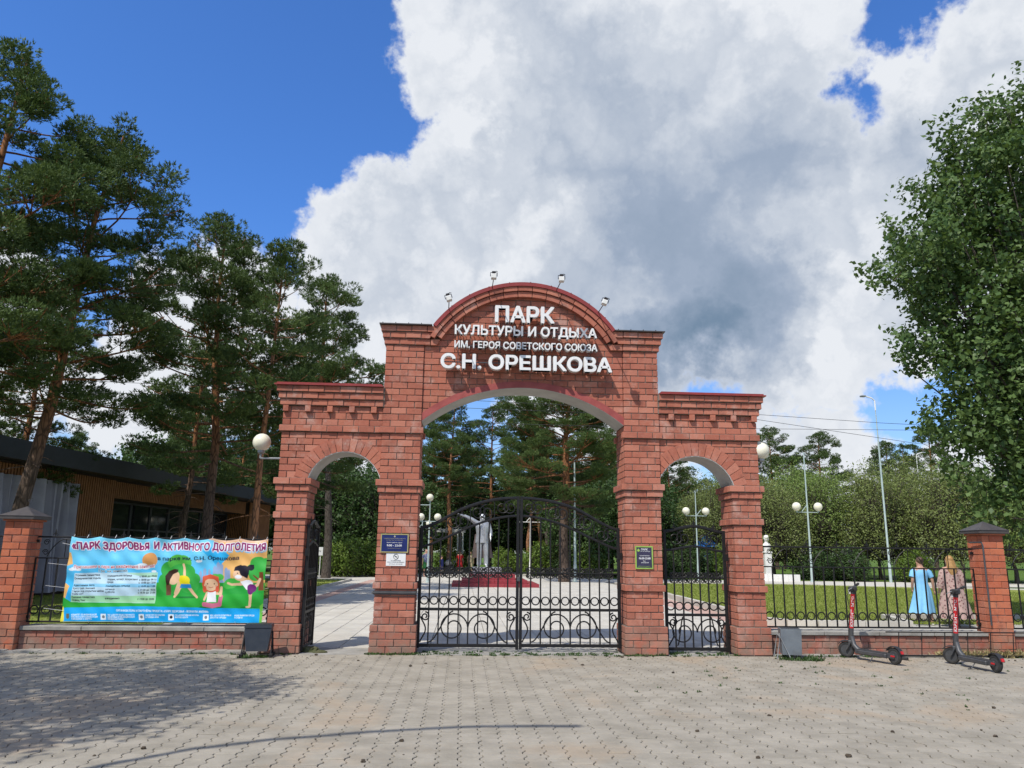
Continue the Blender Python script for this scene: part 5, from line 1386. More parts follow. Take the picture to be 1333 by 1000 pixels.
# the poplar beyond the right pillar
pl_=[(0,0,8.5,3.6,3.2,4.2),(-2.9,-.6,8.6,2.3,2.0,2.4),(-1.8,-.8,5.4,2.3,2.1,2.2),(-3.4,.3,10.6,1.5,1.5,1.6),(-1.5,0,12.1,2.0,2.0,2.0),(1.2,.4,12.4,2.3,2.2,2.4),(-.9,-1.2,3.6,1.9,1.7,1.5),(2.4,-.6,5.6,2.6,2.4,2.8),(-2.5,-.9,6.9,1.9,1.6,1.4),(-2.1,-.5,12.9,1.0,1.0,1.6),(-.2,-.4,13.7,1.0,1.0,1.6),(-1.9,-1.2,3.9,1.4,1.3,1.6),(-1.2,-1.3,2.9,1.5,1.2,1.2),(.8,-1.3,3.2,1.8,1.5,1.6),(1.2,-1.2,6.0,2.4,1.9,2.4),(-2.7,-.6,9.4,1.4,1.3,1.3),(-2.6,-.3,11.9,1.5,1.4,1.5),(-1.7,-.3,13.1,1.2,1.2,1.4),(-2.9,-.3,13.2,.28,.28,1.0),(-1.9,-.5,14.4,.30,.3,1.1),(-.9,-.3,15.2,.32,.3,1.1),(-.1,-.4,14.9,.30,.3,1.1),(-3.4,-.3,12.3,.25,.25,.9),(-3.1,-1.1,3.7,1.3,1.1,1.2),(-2.9,-1.1,5.0,1.5,1.2,1.4),(-3.3,-1.0,6.6,1.3,1.1,1.2),(-2.0,-1.4,2.9,1.3,1.0,.9),(.7,-.3,15.3,.4,.4,.9)]
mp_=make_broad(61,clumpify(pl_,6,.50,.65,1.15,.58,.7),135000,.15,M_LEAFP,(2.6,.20),18,.20,1.0,shell=.35,limbs=False)
plant('poplar_tree','large dense poplar with glossy leaves at the right edge beyond the fence','tree',mp_,(15.1,5.9,0),scale=.94)
# trees behind the photographer whose shade falls on the left of the forecourt
sl=[(0,0,6.8,2.5,2.3,2.3),(1.6,.9,5.8,1.7,1.6,1.5),(-1.9,.5,6.2,1.8,1.6,1.7),(.6,-1.9,6.6,1.7,1.6,1.5),(-.2,1.6,7.6,1.8,1.7,1.5)]
ms_=make_broad(62,sl,26000,.12,M_LEAFD,(4.4,.18),9,.17,.6,shell=.35)
plant('shade_tree','leafy tree left of the forecourt, nearer than the photo frame','tree',ms_,(-9.1,-7.45,0),0,'trees standing beside the forecourt outside the frame',(1,.78,1))
plant('shade_tree','second leafy tree further left beside the forecourt','tree',ms_,(-12.6,-7.0,0),0,'trees standing beside the forecourt outside the frame',(1.1,.82,1))

# lawn grass blades near the fence
def grass_blades(name,poly_pts,n,h,mat,seed,z=.06,ymax=None):
    R=np.random.default_rng(seed); xs=[p[0] for p in poly_pts]; ys=[p[1] for p in poly_pts]
    P=[]; 
    X=R.uniform(min(xs),max(xs),n*2); Y=min(ys)+(max(ys)-min(ys))*R.uniform(0,1,n*2)**1.7
    ins=np.zeros(n*2,bool); m=len(poly_pts)
    for i in range(m):
        ax,ay=poly_pts[i]; bx,by=poly_pts[(i+1)%m]
        if ay==by: continue
        ins^=((ay>Y)!=(by>Y))&(X<(bx-ax)*(Y-ay)/(by-ay)+ax)
    X=X[ins][:n]; Y=Y[ins][:n]; n=len(X); a=R.uniform(0,PI,n); w=.012+Y*.0007; hh=h*R.uniform(.5,1.5,n)
    dx,dy=np.cos(a)*w,np.sin(a)*w; lx,ly=R.normal(0,.02,n),R.normal(0,.02,n)
    co=np.stack([np.stack([X-dx,Y-dy,np.full(n,z-.01)],1),np.stack([X+dx,Y+dy,np.full(n,z-.01)],1),np.stack([X+lx,Y+ly,z+hh],1)],1).reshape(-1,3)
    return link(name,fast_mesh(name,co,np.arange(n*3).reshape(-1,3),3,mat,R.uniform(0,1,n)))
M_BLADE=leaf_mat('grass_blades',(.19,.25,.04),(.30,.34,.08),.3)
tag(grass_blades('grass',[(6.3,5.3),(24,5.6),(28,20),(17,28.5),(7.3,28),(6.8,17)],60000,.045,M_BLADE,5),'short green lawn grass inside the park on the right','grass',kind='stuff')
tag(grass_blades('grass',L_L,26000,.045,M_BLADE,6,.05),'short lawn grass inside the park on the left','grass',kind='stuff')
# ================================================================== BUILDING ON THE LEFT
M_WOOD=pm('larch_slat',(.33,.155,.068),(.25,.115,.05),rough=.7,scale=3,fine=.3)
M_FASCIA=pm('dark_fascia',(.035,.042,.052),(.028,.033,.04),rough=.45,scale=3)
M_WALLD=pm('dark_wall',(.05,.035,.025),rough=.8)
M_GLASSD=pm('dark_glass',(.012,.015,.018),(.016,.018,.02),rough=.06,spec=.6)
M_CURT=pm('grey_curtain',(.38,.39,.48),(.30,.31,.39),rough=.85,scale=1.5)
bd=thing('park_cafe','long low building with larch slats, dark glazing and a dark flat roof','building',(-14.73,10.59,0),math.atan2(.99262,.12128))
# local x runs along the facade, local y+ points to the building's inside
b=MB(); b.box(-6.0,22.6,-1.0,10,4.10,4.55); b.box(-6.0,22.6,-1.05,-1.0,4.03,4.60); b.build('roof',M_FASCIA,bd)
b=MB(); b.box(-5,6.3,.08,9.5,-.05,4.10); b.box(6.3,19.2,1.3,9.5,-.05,4.10); b.box(19.2,22.2,.08,9.5,-.05,4.10); b.box(6.3,19.2,.3,1.3,3.40,4.10); b.build('wall',M_WALLD,bd)
b=MB()
def slats(x0,x1,z0,z1,y,w=.075,p=.135):
    for x in np.arange(x0,x1-w,p): b.box(x,x+w,y-.045,y+.02,z0,z1)
slats(3.9,6.3,.1,4.02,.04); slats(-5,3.9,3.70,4.02,.04); slats(6.3,19.2,3.40,4.02,.26); slats(19.2,22.2,.1,4.02,.04)
for x in (6.3,19.2):
    for y in np.arange(.12,1.2,.095): b.box(x-.02,x+.045,y,y+.055,.1,3.4) if x<10 else b.box(x-.045,x+.02,y,y+.055,.1,3.4)
tag(b.build('slat_cladding',M_WOOD,bd),kind='stuff')
for i in range(8):
    x0=6.45+i*1.58; f=MB(); 
    f.box(x0,x0+.07,1.17,1.28,0,3.38); f.box(x0+1.5,x0+1.57,1.17,1.28,0,3.38); f.box(x0+.07,x0+1.5,1.18,1.27,3.30,3.38); f.box(x0+.07,x0+1.5,1.18,1.27,2.25,2.32); f.box(x0+.07,x0+1.5,1.18,1.27,0,.12)
    fo=f.build('window',M_FASCIA,bd); g=MB(); g.box(x0+.07,x0+1.5,1.21,1.225,.12,2.25); g.box(x0+.07,x0+1.5,1.21,1.225,2.32,3.30); g.build('pane',M_GLASSD,fo)
cu=MB(); n=170; 
vs=[];
for i in range(n+1):
    s=-4.8+8.6*i/n
    for z,a in ((3.68,.5),(2.6,.8),(1.2,1.0),(.15,1.2)):
        off=.20*a*math.sin(i*.85+math.sin(i*.17)*2.6)+.08*a*math.sin(i*.29+z)
        pull=(.55*(s-3.0)*-.35 if s>2.2 and z<2 else 0)
        vs.append((s+pull*.0,-.12+off,z))
cu.add(vs,[(4*i+k,4*i+k+1,4*i+k+5,4*i+k+4) for i in range(n) for k in range(3)])
tag(cu.build('curtain',M_CURT,smooth=True),'pale grey curtain hanging on the front of the building at the far left','curtain').matrix_world=Matrix.Translation((-14.73,10.59,0))@Matrix.Rotation(math.atan2(.99262,.12128),4,'Z')

# ================================================================== LAMPS, WIRES
def pole_lamp(name,label,x,y,top,arms,r=.055,cat='lamp',group='globe lamp posts in the park',mat=None,gr=.17):
    t=thing(name,label,cat,(x,y,0),0,group); mat=mat or M_POLE
    b=MB(); b.lathe([(r*2.1,0),(r*2.1,.06),(r*1.5,.09),(r*1.3,.9),(r,1.0),(r*.55,top)],12); b.build('pole',mat,t,smooth=True)
    b=MB()
    for (x0,z0,x1,z1) in [a[:4] for a in arms]: b.tube([(x0,0,z0),(x1,0,z1)],.022,6)
    b.build('arm',mat,t)
    for a in arms:
        if len(a)>4:
            gx,gz=a[4],a[5]; g=MB(); g.sphere((gx,0,gz+gr),gr,20,14); go=g.build('globe',M_GLOBE,t,smooth=True,angle=180)
            c=MB(); c.lathe([(.05,gz-.06),(.075,gz+.02)],10,(gx,0,0)); c.build('collar',mat,go)
    return t
pole_lamp('globe_lamp','two globe lamp on a pale pole standing on the right lawn',20.75,34.9,8.1,[(-.72,4.28,.72,4.28,-.70,4.36),(-.42,4.28,0,4.75,.70,4.36)],.062,gr=.27)
pole_lamp('globe_lamp','two globe lamp seen through the right side arch',13.9,36.0,5.6,[(-.66,4.0,.66,4.0,-.64,4.06),(.0,4.0,.35,4.4,.64,4.06)],.05,gr=.24)
pole_lamp('globe_lamp','three globe lamp left of the statue',-2.72,28.0,3.95,[(-.5,3.1,.5,3.1,-.45,3.14),(-.5,3.95,0,3.95,.42,3.14),(0,3.9,0,4.1,-.02,4.15)],.05,gr=.19)
pole_lamp('globe_lamp','two globe lamp behind the three globe lamp, half hidden',-3.6,38.0,3.6,[(-.5,3.1,.5,3.1,-.45,3.14),(-.2,3.1,0,3.3,.42,3.14)],.05,gr=.19)
pole_lamp('lamp_mast','thin white mast with a short crossbar between the twin trunks',3.62,40.0,3.9,[(-.9,3.6,.9,3.6),(-.3,3.6,0,3.95)],.05,mat=M_WHITE,group=None)
pole_lamp('lamp_mast','pale green mast right beside the big plaza pine',5.35,30.9,7.0,[(-.3,6.9,.3,6.9)],.075,group=None)
def street_lamp(label,x,y,h,arm,r=.058):
    t=thing('street_lamp',label,'street lamp',(x,y,0),0,'tall street lamps')
    b=MB(); b.lathe([(r*1.6,0),(r*1.6,1.2),(r*1.1,1.3),(r,h*.6),(r*.5,h*.94)],12); b.build('pole',M_POLE if y<50 else M_WHITE,t,smooth=True)
    b=MB(); b.tube([(0,0,h*.93),(0,0,h*.985),(arm*.3,0,h),(arm,0,h+.12)],.045,6); b.build('arm',M_WHITE,t)
    b=MB(); b.cbox(min(arm,arm*1.55),max(arm,arm*1.55),-.14,.14,h+.06,h+.17,.03); b.build('lamp_head',M_STEEL,t); return t
street_lamp('tall street lamp rising above the olive green trees',26.4,36.0,12.0,-.62)
street_lamp('shorter looking street lamp close to the poplar',43.6,60.0,11.6,.6)
pts=[(-40,10,6.9),(-9,10,6.32),(-.9,10,6.10),(8.14,10,5.85),(16.6,10,5.56),(40,10,5.6)]
for lab,pp in (('upper black overhead cable crossing the sky behind the gateway',[(-40,10,6.9),(-9,10,6.32),(-.9,10,6.08),(8.14,10,5.85),(12,10,5.68),(16.6,10,5.56),(26,10,5.5),(45,10,5.9)]),
               ('middle thin cable crossing behind the gateway',[(-40,10.5,6.5),(-9,10.5,6.1),(-.9,10.5,5.93),(8.1,10.5,5.80),(13.4,10.5,5.13),(25,10.5,4.9),(45,10.5,5.2)]),
               ('lowest thin cable crossing behind the gateway',[(-40,12,6.6),(-9,12,6.0),(-.9,12,5.72),(6,12,5.7),(20,12,5.9),(45,12,6.5)])):
    b=MB(); b.tube(pp,.007,5); tag(b.build('overhead_cable',M_BLACK,smooth=True),lab,'cable','overhead cables behind the gateway')
# street lamp beside the forecourt whose curved arm draws the bent shadow on the paving
def unsh(x,y,z): return (x-z*.82/1.75,y-z/1.75,z)
b=MB(); sp=[unsh(.17,-5.16,8.3),unsh(-.95,-5.19,8.25),unsh(-1.78,-5.40,8.1),unsh(-2.54,-5.66,7.85),unsh(-3.14,-5.99,7.5),unsh(-3.68,-6.55,7.0)]
e=sp[-1]; sp+= [(e[0]-.35,e[1]-.55,6.2),(e[0]-.5,e[1]-.85,5.0)]
t=thing('arm_lamp','street lamp with a long curved arm at the left of the forecourt outside the frame','street lamp',(sp[-1][0],sp[-1][1],0))
b.tube([(x-sp[-1][0],y-sp[-1][1],z) for x,y,z in sp]+[(0,0,4.2)],[.05,.045,.045,.045,.045,.05,.055,.06,.07],8); b.build('arm',M_STEEL,t,smooth=True)
b=MB(); b.lathe([(.12,-.05),(.12,.9),(.09,1.0),(.07,4.3)],12); b.build('pole',M_STEEL,t,smooth=True)

# ================================================================== PEOPLE
M_SKIN=pm('skin',(.50,.29,.20),(.44,.25,.17),rough=.55,scale=10)
M_HAIRB=pm('blond_hair',(.40,.23,.085),(.28,.155,.05),rough=.5,scale=30); M_HAIRD=pm('brown_hair',(.10,.06,.035),(.07,.04,.025),rough=.5,scale=30)
def hand_pts(V,E,Rr,wi,w,dirv,side_,s,curl=.35):
    """palm and five fingers from wrist vertex index wi at w pointing dirv"""
    d=Vector(dirv).normalized(); sd=Vector(side_).normalized(); up=d.cross(sd)
    pal=len(V); V.append(Vector(w)+d*.045*s); Rr.append((.020*s,.012*s)); E.append((wi,pal))
    for k,(o,L) in enumerate(((-.022,.040),(-.008,.050),(.007,.046),(.021,.036))):
        a=len(V); V.append(Vector(w)+d*.085*s+sd*o*s); Rr.append((.0085*s,)*2); E.append((pal,a))
        c=len(V); V.append(V[a]+d*L*s*.8+up*L*s*curl*.6); Rr.append((.0065*s,)*2); E.append((a,c))
    a=len(V); V.append(Vector(w)+d*.045*s-sd*.035*s); Rr.append((.009*s,)*2); E.append((pal,a))
    c=len(V); V.append(V[a]+d*.03*s-sd*.012*s+up*.01*s); Rr.append((.0075*s,)*2); E.append((a,c))
def figure(parent,h,mat,armL,armR,legL,legR,name='body',bulk=1.0,headdir=(0,-1,0),sub=2):
    """faces local -y; armX=(elbow,wrist), legX=(knee,ankle) in units of h relative to the ground centre"""
    V=[];E=[];Rr=[]
    def v(p,r,link_=None):
        V.append(Vector(p)*h); r=r if isinstance(r,tuple) else (r,r); Rr.append((r[0]*h*bulk,r[1]*h*bulk)); 
        if link_ is not None: E.append((link_,len(V)-1))
        return len(V)-1
    pel=v((0,0,.525),(.085,.060)); sp_=v((0,0,.61),(.072,.052),pel); ch=v((0,.0,.72),(.088,.058),sp_); up_=v((0,.005,.79),(.060,.046),ch); nk=v((0,.0,.845),.030,up_)
    hd=v((0,-.008,.895),(.045,.052),nk); ht=v((0,-.004,.945),(.046,.053),hd); v((0,0,.975),(.028,.034),ht)
    ns=v((0,-.064,.905),(.008,.010),hd); v((0,-.058,.925),(.006,.008),ns)
    for sx in (-1,1): v((sx*.050,.002,.905),(.006,.011),hd)
    for sx,(el,wr) in ((1,armL),(-1,armR)):
        sh=v((sx*.105,0,.80),.034,up_); e=v(el,.024,sh); w=v(wr,.0165,e)
        d=Vector(wr)-Vector(el); sd=Vector((0,-1,0)) if abs(d.normalized().y)<.8 else Vector((1,0,0)); sd=(sd-d.normalized()*sd.dot(d.normalized()))
        hand_pts(V,E,Rr,w,Vector(wr)*h,d,sd,h/1.7)
    for sx,(kn,an) in ((1,legL),(-1,legR)):
        hp=v((sx*.050,0,.49),.055,pel); k=v(kn,.035,hp); c=v(((kn[0]+an[0])/2,(kn[1]+an[1])/2+.012,(kn[2]+an[2])/2+.03),.033,k); a=v(an,.021,c)
        hl=v((an[0],an[1]+.018,.018),.018,a); tt=v((an[0]+sx*.006,an[1]-.075,.014),(.022,.013),a); v((an[0]+sx*.010,an[1]-.115,.011),(.018,.009),tt)
    me=bpy.data.meshes.new(name); me.from_pydata([tuple(p) for p in V],E,[]); me.materials.append(mat)
    ob=link(name,me,parent); sk=ob.modifiers.new('skin','SKIN'); sk.use_smooth_shade=True
    sv=me.skin_vertices[0].data if me.skin_vertices else None
    if sv is None:
        bm_=__import__('bmesh').new(); bm_.from_mesh(me); bm_.verts.layers.skin.verify(); bm_.to_mesh(me); bm_.free(); sv=me.skin_vertices[0].data
    for i,r in enumerate(Rr): sv[i].radius=r
    sv[0].use_root=True
    ss=ob.modifiers.new('subdivision','SUBSURF'); ss.levels=sub; ss.render_levels=sub
    return ob
def garment(name,mat,parent,secs,n=28,fold=0.0,fk=7,seed=0,cap=True):
    """secs: (cx,cy,z,rx,ry,fold weight)"""
    b=MB(); rg=random.Random(seed); ph=rg.uniform(0,6); vs=[]
    for (cx,cy,z,rx,ry,fw) in secs:
        for k in range(n):
            a=2*PI*k/n; f=1+fold*fw*(math.sin(a*fk+ph+z*1.3)+.5*math.sin(a*(fk*2-3)+ph*2+z*2)); vs.append((cx+rx*math.cos(a)*f,cy+ry*math.sin(a)*f,z))
    m=len(secs); fs=[(i*n+k,i*n+(k+1)%n,(i+1)*n+(k+1)%n,(i+1)*n+k) for i in range(m-1) for k in range(n)]
    if secs[0][2]>secs[-1][2]: fs=[f[::-1] for f in fs]
    b.add(vs,fs); return b.build(name,mat,parent,smooth=True,angle=180)
def sleeve(name,mat,parent,pts,rs):
    b=MB(); b.tube(pts,rs,12,cap=False); return b.build(name,mat,parent,smooth=True,angle=180)
def floral():
    m,N,b=new_mat('floral_fabric'); tc=N.node('ShaderNodeTexCoord').outputs['Object']
    v=N.node('ShaderNodeTexVoronoi'); v.inputs['Scale'].default_value=15; N.l.new(tc,v.inputs['Vector'])
    c=N.mix(N.smooth(v.outputs['Distance'],.22,.42,1,0),(.40,.27,.235,1),(.13,.045,.045,1)); c=N.mix(N.smooth(N.noise(tc,22,3,.6),.52,.62,0,.7),c,(.26,.20,.16,1))
    N.put(b.inputs['Base Color'],c); b.inputs['Roughness'].default_value=.85; return m
M_FLORAL=floral(); M_BLUED=pm('light_blue_cotton',(.22,.50,.74),(.17,.42,.66),rough=.85,scale=4)
hang=lambda sx,sw=0.0:((sx*.145,.015,.64),(sx*.155,-.02+sw,.49))
# woman in light blue
w=thing('person','woman in a light blue midi dress with pinned up brown hair, seen from behind','person',(10.28,5.85,.004),math.radians(172),'women walking behind the fence'); H=1.62
figure(w,H,M_SKIN,((.135,.02,.65),(.125,-.05,.52)),((-.15,.02,.65),(-.17,.0,.50)),((.06,-.045,.27),(.065,-.10,.035)),((-.055,.02,.27),(-.06,.09,.05)))
garment('dress',M_BLUED,w,[(0,0,H*.80,.150,.092,0),(0,0,H*.76,.165,.115,.1),(0,0,H*.70,.155,.115,.1),(0,0,H*.62,.138,.100,.2),(0,0,H*.57,.155,.12,.4),(0,0,H*.48,.19,.155,.7),(0.03,.01,H*.35,.225,.20,.9),(0.06,.02,H*.22,.265,.24,1.0),(0.08,.03,H*.17,.28,.25,1.0)],48,.085,7,1)
for sx in (-1,1): sleeve('sleeve',M_BLUED,w,[(sx*.11,0,H*.805),(sx*.19,.01,H*.76),(sx*.235,.025,H*.69)],[.055,.07,.062])
b=MB(); b.sphere((0,.012,H*.935),(.085,.092,.092),18,12,jit=.03); b.sphere((0,.085,H*.955),(.045,.04,.042),12,8,jit=.06); b.build('hair',M_HAIRD,w,smooth=True,angle=180)
for s_ in (-1,1):
    b=MB(); b.sphere((s_*.1,-.13 if s_>0 else .13,.025),(.045,.10,.025),12,8); b.build('sandal',M_WHITE,w,smooth=True,angle=180)
# woman in the floral dress
w=thing('person','woman in a long floral dress with loose blond hair, seen from behind','person',(10.72,5.35,.004),math.radians(176),'women walking behind the fence'); H=1.66
figure(w,H,M_SKIN,((.15,.02,.64),(.16,-.05,.51)),((-.15,.02,.64),(-.17,-.02,.50)),((.055,.03,.27),(.06,.09,.05)),((-.055,-.04,.27),(-.06,-.09,.035)))
garment('dress',M_FLORAL,w,[(0,0,H*.80,.155,.095,0),(0,0,H*.75,.18,.125,.1),(0,0,H*.68,.175,.13,.2),(0,0,H*.60,.19,.14,.5),(0,0,H*.48,.245,.20,.8),(0,.0,H*.35,.29,.25,1),(0,.01,H*.20,.345,.30,1.0),(0,.02,H*.115,.36,.31,1.0)],48,.075,7,3)
for sx in (-1,1): sleeve('sleeve',M_FLORAL,w,[(sx*.11,0,H*.805),(sx*.20,.01,H*.75),(sx*.25,.025,H*.65),(sx*.265,-.03,H*.54)],[.058,.078,.082,.085])
b=MB(); b.sphere((0,.012,H*.935),(.088,.095,.095),18,12,jit=.03)
b.build('hair',M_HAIRB,w,smooth=True,angle=180)
garment('long_hair',M_HAIRB,w,[(0,.03,H*.95,.075,.055,.2),(0,.05,H*.90,.10,.06,.5),(0,.085,H*.83,.115,.055,.8),(0,.10,H*.77,.105,.045,1),(0,.105,H*.72,.06,.03,1.2)],24,.06,5,5)
for s_ in (-1,1):
    b=MB(); b.sphere((s_*.1,-.12 if s_<0 else .14,.03),(.045,.105,.03),12,8); b.build('sandal',M_BLACK,w,smooth=True,angle=180)
# small figures deep in the plaza
def far_person(label,x,y,h,rz,top,bottom,skirt=False,hair=None,zz=.0):
    t=thing('person',label,'person',(x,y,zz),rz,'people at the back of the plaza')
    figure(t,h,M_SKIN,hang(1),hang(-1),((.055,-.02,.27),(.06,-.03,.035)),((-.055,.02,.27),(-.06,.03,.035)),sub=1)
    if skirt: garment('dress',top,t,[(0,0,h*.81,.12*h/1.6,.09,0),(0,0,h*.70,.16,.12,0),(0,0,h*.60,.14,.11,0),(0,0,h*.45,.20,.16,.5),(0,0,h*.27,.24,.20,1)],24,.04,6)
    else:
        garment('shirt',top,t,[(0,0,h*.82,.12,.08,0),(0,0,h*.76,.18,.12,0),(0,0,h*.62,.17,.13,0),(0,0,h*.50,.175,.135,0)],20)
        for sx in (-1,1): garment('trouser_leg',bottom,t,[(sx*.075,0,h*.53,.10,.12,0),(sx*.09,0,h*.42,.10,.105,0),(sx*.095,0,h*.28,.085,.09,0)],14)
    for sx in (-1,1): sleeve('sleeve',top,t,[(sx*.15,0,h*.80),(sx*.225,.01,h*.72),(sx*.24,.02,h*.66)],[.055,.06,.055])
    b=MB(); b.sphere((0,.012,h*.94),(.082,.09,.085),12,8,jit=.03); b.build('hair',hair or M_HAIRD,t,smooth=True,angle=180); return t
M_REDD=pm('red_fabric',(.62,.025,.03),rough=.8); M_BEIGE=pm('beige_fabric',(.50,.42,.27),rough=.85); M_GREENF=pm('green_fabric',(.04,.22,.07),rough=.85); M_CHECK=pm('grey_blue_shirt',(.22,.25,.36),(.10,.12,.22),rough=.85,scale=14); M_BLUEF=pm('navy_fabric',(.02,.03,.16),rough=.8); M_PALE=pm('pale_fabric',(.55,.52,.48),rough=.85)
far_person('distant person in a bright red dress left of the statue',-1.13,46.5,1.66,2.8,M_REDD,None,True)
far_person('distant person in beige clothes between the red dress and the statue',-.32,46.9,1.58,0,M_BEIGE,M_BEIGE,hair=M_HAIRB)
far_person('distant man in blue shirt and green shorts behind the left gate stile',-3.25,37.5,1.74,.5,M_CHECK,M_GREENF)
far_person('distant person in navy blue near the man in green shorts',-2.35,40.5,1.30,1.2,M_BLUEF,M_BLUEF)
# prams
def pram(label,x,y,rz,mt):
    t=thing('pram',label,'pram',(x,y,.004),rz,'prams at the back of the plaza')
    b=MB(); b.lathe([(.12,.42),(.26,.50),(.29,.66)],16,(0,0,0),sy=.62); b.build('basket',M_BLACK,t,smooth=True)
    b=MB(); 
    for i in range(5):
        a=PI*.05+i*PI*.11; b.tube([(.02-.30*math.cos(a)*1.0,-.17,.66+.30*math.sin(a)),(.02-.30*math.cos(a),.17,.66+.30*math.sin(a))],.03,6)
    b.sphere((-.06,0,.70),(.25,.18,.24),14,8); b.build('hood',mt,t,smooth=True)
    b=MB(); b.tube([(-.3,-.18,.12),(.25,-.18,.5),(.45,-.18,.95),(.45,.18,.95),(.25,.18,.5),(-.3,.18,.12)],.014,6); b.tube([(.3,-.18,.12),(-.2,-.18,.5)],.014,6); b.tube([(.3,.18,.12),(-.2,.18,.5)],.014,6); b.build('chassis',M_STEEL,t)
    for x_ in (-.3,.3):
        for y_ in (-.2,.2):
            b=MB(); b.tube([(x_+.11*math.cos(2*PI*i/14),y_,.12+.11*math.sin(2*PI*i/14)) for i in range(14)],.016,6,closed=True); b.box(x_-.1,x_+.1,y_-.004,y_+.004,.115,.125); b.box(x_-.005,x_+.005,y_-.004,y_+.004,.02,.22); b.build('wheel',M_RUBBER,t)
pram('white hooded pram left of the statue',-1.9,44.5,.4,M_PALE); pram('white hooded pram beside the pine trunk right of the statue',1.95,43.5,2.6,M_PALE)

# ================================================================== STATUE, BUST, PERGOLA
M_GRAN=pm('red_granite',(.34,.05,.06),(.26,.035,.045),rough=.35,scale=8,fine=.4)
st=thing('statue','silver statue of a man in a long coat raising one arm on red steps','statue',(-.02,25.4,0))
for nm,x0,x1,y0,y1,z0,z1 in (('step',-1.40,2.62,-2.0,2.0,-.02,.16),('step',-.95,2.1,-1.7,1.7,.16,.32),('step',-.62,1.55,-1.4,1.4,.32,.56),('plinth',-.45,.95,-.75,.75,.56,.86)):
    b=MB(); n=max(1,round((x1-x0)/.8)); 
    for i in range(n):
        xa=x0+(x1-x0)*i/n+.003*(i>0); xb=x0+(x1-x0)*(i+1)/n-.003*(i<n-1); b.cbox(xa,xb,y0,y1,z0+.0005,z1,.008)
    b.build(nm,M_GRAN if nm=='step' else M_SILVER,st)
hs=2.62; fg=thing_f=MB()
f_=figure(st,hs,M_SILVER,((.150,.03,.66),(.155,-.05,.53)),((-.215,-.03,.875),(-.40,-.07,.945)),((.075,-.02,.27),(.085,-.03,.035)),((-.045,-.04,.27),(-.05,-.05,.035)),bulk=1.12)
f_.location=(.0,0,.86); f_.name='man'
cz=.86
def gs(l,name,fold=.02,fk=6,n=32,mt=None): return garment(name,mt or M_SILVER,st,[(a,b_,cz+c*hs,d*hs,e*hs,f) for a,b_,c,d,e,f in l],n,fold,fk)
gs([(0,0,.835,.045,.045,0),(0,0,.81,.105,.060,0),(0,0,.77,.130,.075,0),(0,0,.68,.118,.078,.5),(0,0,.60,.108,.075,.6),(0,.01,.52,.120,.085,.8),(0,.02,.44,.125,.088,1)],'coat')
gs([(.0,.10,.60,.135,.06,.3),(0,.14,.45,.155,.075,.8),(.02,.18,.30,.175,.085,1),(.05,.20,.17,.195,.09,1)],'coat_tail',.03,7,mt=pm('dull_bronze',(.13,.09,.08),(.09,.07,.06),rough=.6))
for sx,kx,ky in ((1,.082,-.03),(-1,-.048,-.04)): gs([(sx*.05*hs,0,.50,.062,.066,0),(kx*hs*.95,ky*.8,.28,.050,.054,.5),(kx*hs,ky,.10,.044,.05,1),(kx*hs,ky,.045,.046,.055,1)],'trouser_leg',.04,5,20)
sleeve('sleeve',M_SILVER,st,[(x*hs,y*hs,cz+z*hs) for x,y,z in ((.10,0,.80),(.155,.03,.66),(.158,-.03,.56))],[.125,.095,.082])
sleeve('sleeve',M_SILVER,st,[(x*hs,y*hs,cz+z*hs) for x,y,z in ((-.10,0,.80),(-.215,-.03,.875),(-.35,-.06,.93))],[.125,.098,.08])
b=MB(); b.tube([(.0,-.07*hs,cz+.80*hs),(-.05*hs,-.088*hs,cz+.72*hs),(-.06*hs,-.09*hs,cz+.5*hs)],.028,6); b.tube([(.0,-.07*hs,cz+.80*hs),(.05*hs,-.088*hs,cz+.72*hs),(.06*hs,-.09*hs,cz+.5*hs)],.028,6); b.tube([(0,-.072*hs,cz+.8*hs),(0,-.09*hs,cz+.6*hs)],.02,6)
for i in range(4): b.sphere((.0,-.092*hs,cz+(.74-.045*i)*hs),.016,8,6)
b.build('lapel',M_SILVER,st,smooth=True)
b=MB(); hx=.0
b.sphere((0,-.062*hs,cz+.872*hs),(.022*hs,.012*hs,.016*hs),10,8); b.tube([(-.026*hs,-.062*hs,cz+.918*hs),(-.006*hs,-.068*hs,cz+.916*hs)],.011,5); b.tube([(.026*hs,-.062*hs,cz+.918*hs),(.006*hs,-.068*hs,cz+.916*hs)],.011,5); b.build('beard_and_brow',M_SILVER,st,smooth=True)
t=thing('bust','white bust of a man on a tall white pedestal seen just right of the gateway','bust',(19.2,38.0,.0))
b=MB(); b.cbox(-.34,.34,-.34,.34,-.02,.35,.02); b.cbox(-.23,.23,-.23,.23,.35,1.75,.015); b.cbox(-.28,.28,-.28,.28,1.75,1.85,.015); b.build('pedestal',M_WHITE,t)
b=MB(); b.lathe([(.18,1.85),(.28,2.05),(.30,2.22),(.22,2.36),(.12,2.42),(.105,2.52)],18,sy=.6); b.sphere((0,0,2.68),(.17,.19,.22),16,12); b.sphere((0,-.19,2.67),(.03,.04,.05),8,6); b.sphere((0,-.02,2.76),(.178,.19,.16),14,8,jit=.03); b.sphere((-.17,0,2.67),(.02,.04,.05),8,6); b.sphere((.17,0,2.67),(.02,.04,.05),8,6); b.build('bust_figure',M_WHITE,t,smooth=True)
t=thing('low_wall','low curved white wall round the base of the bust','wall',(19.3,37.0,0))
b=MB(); 
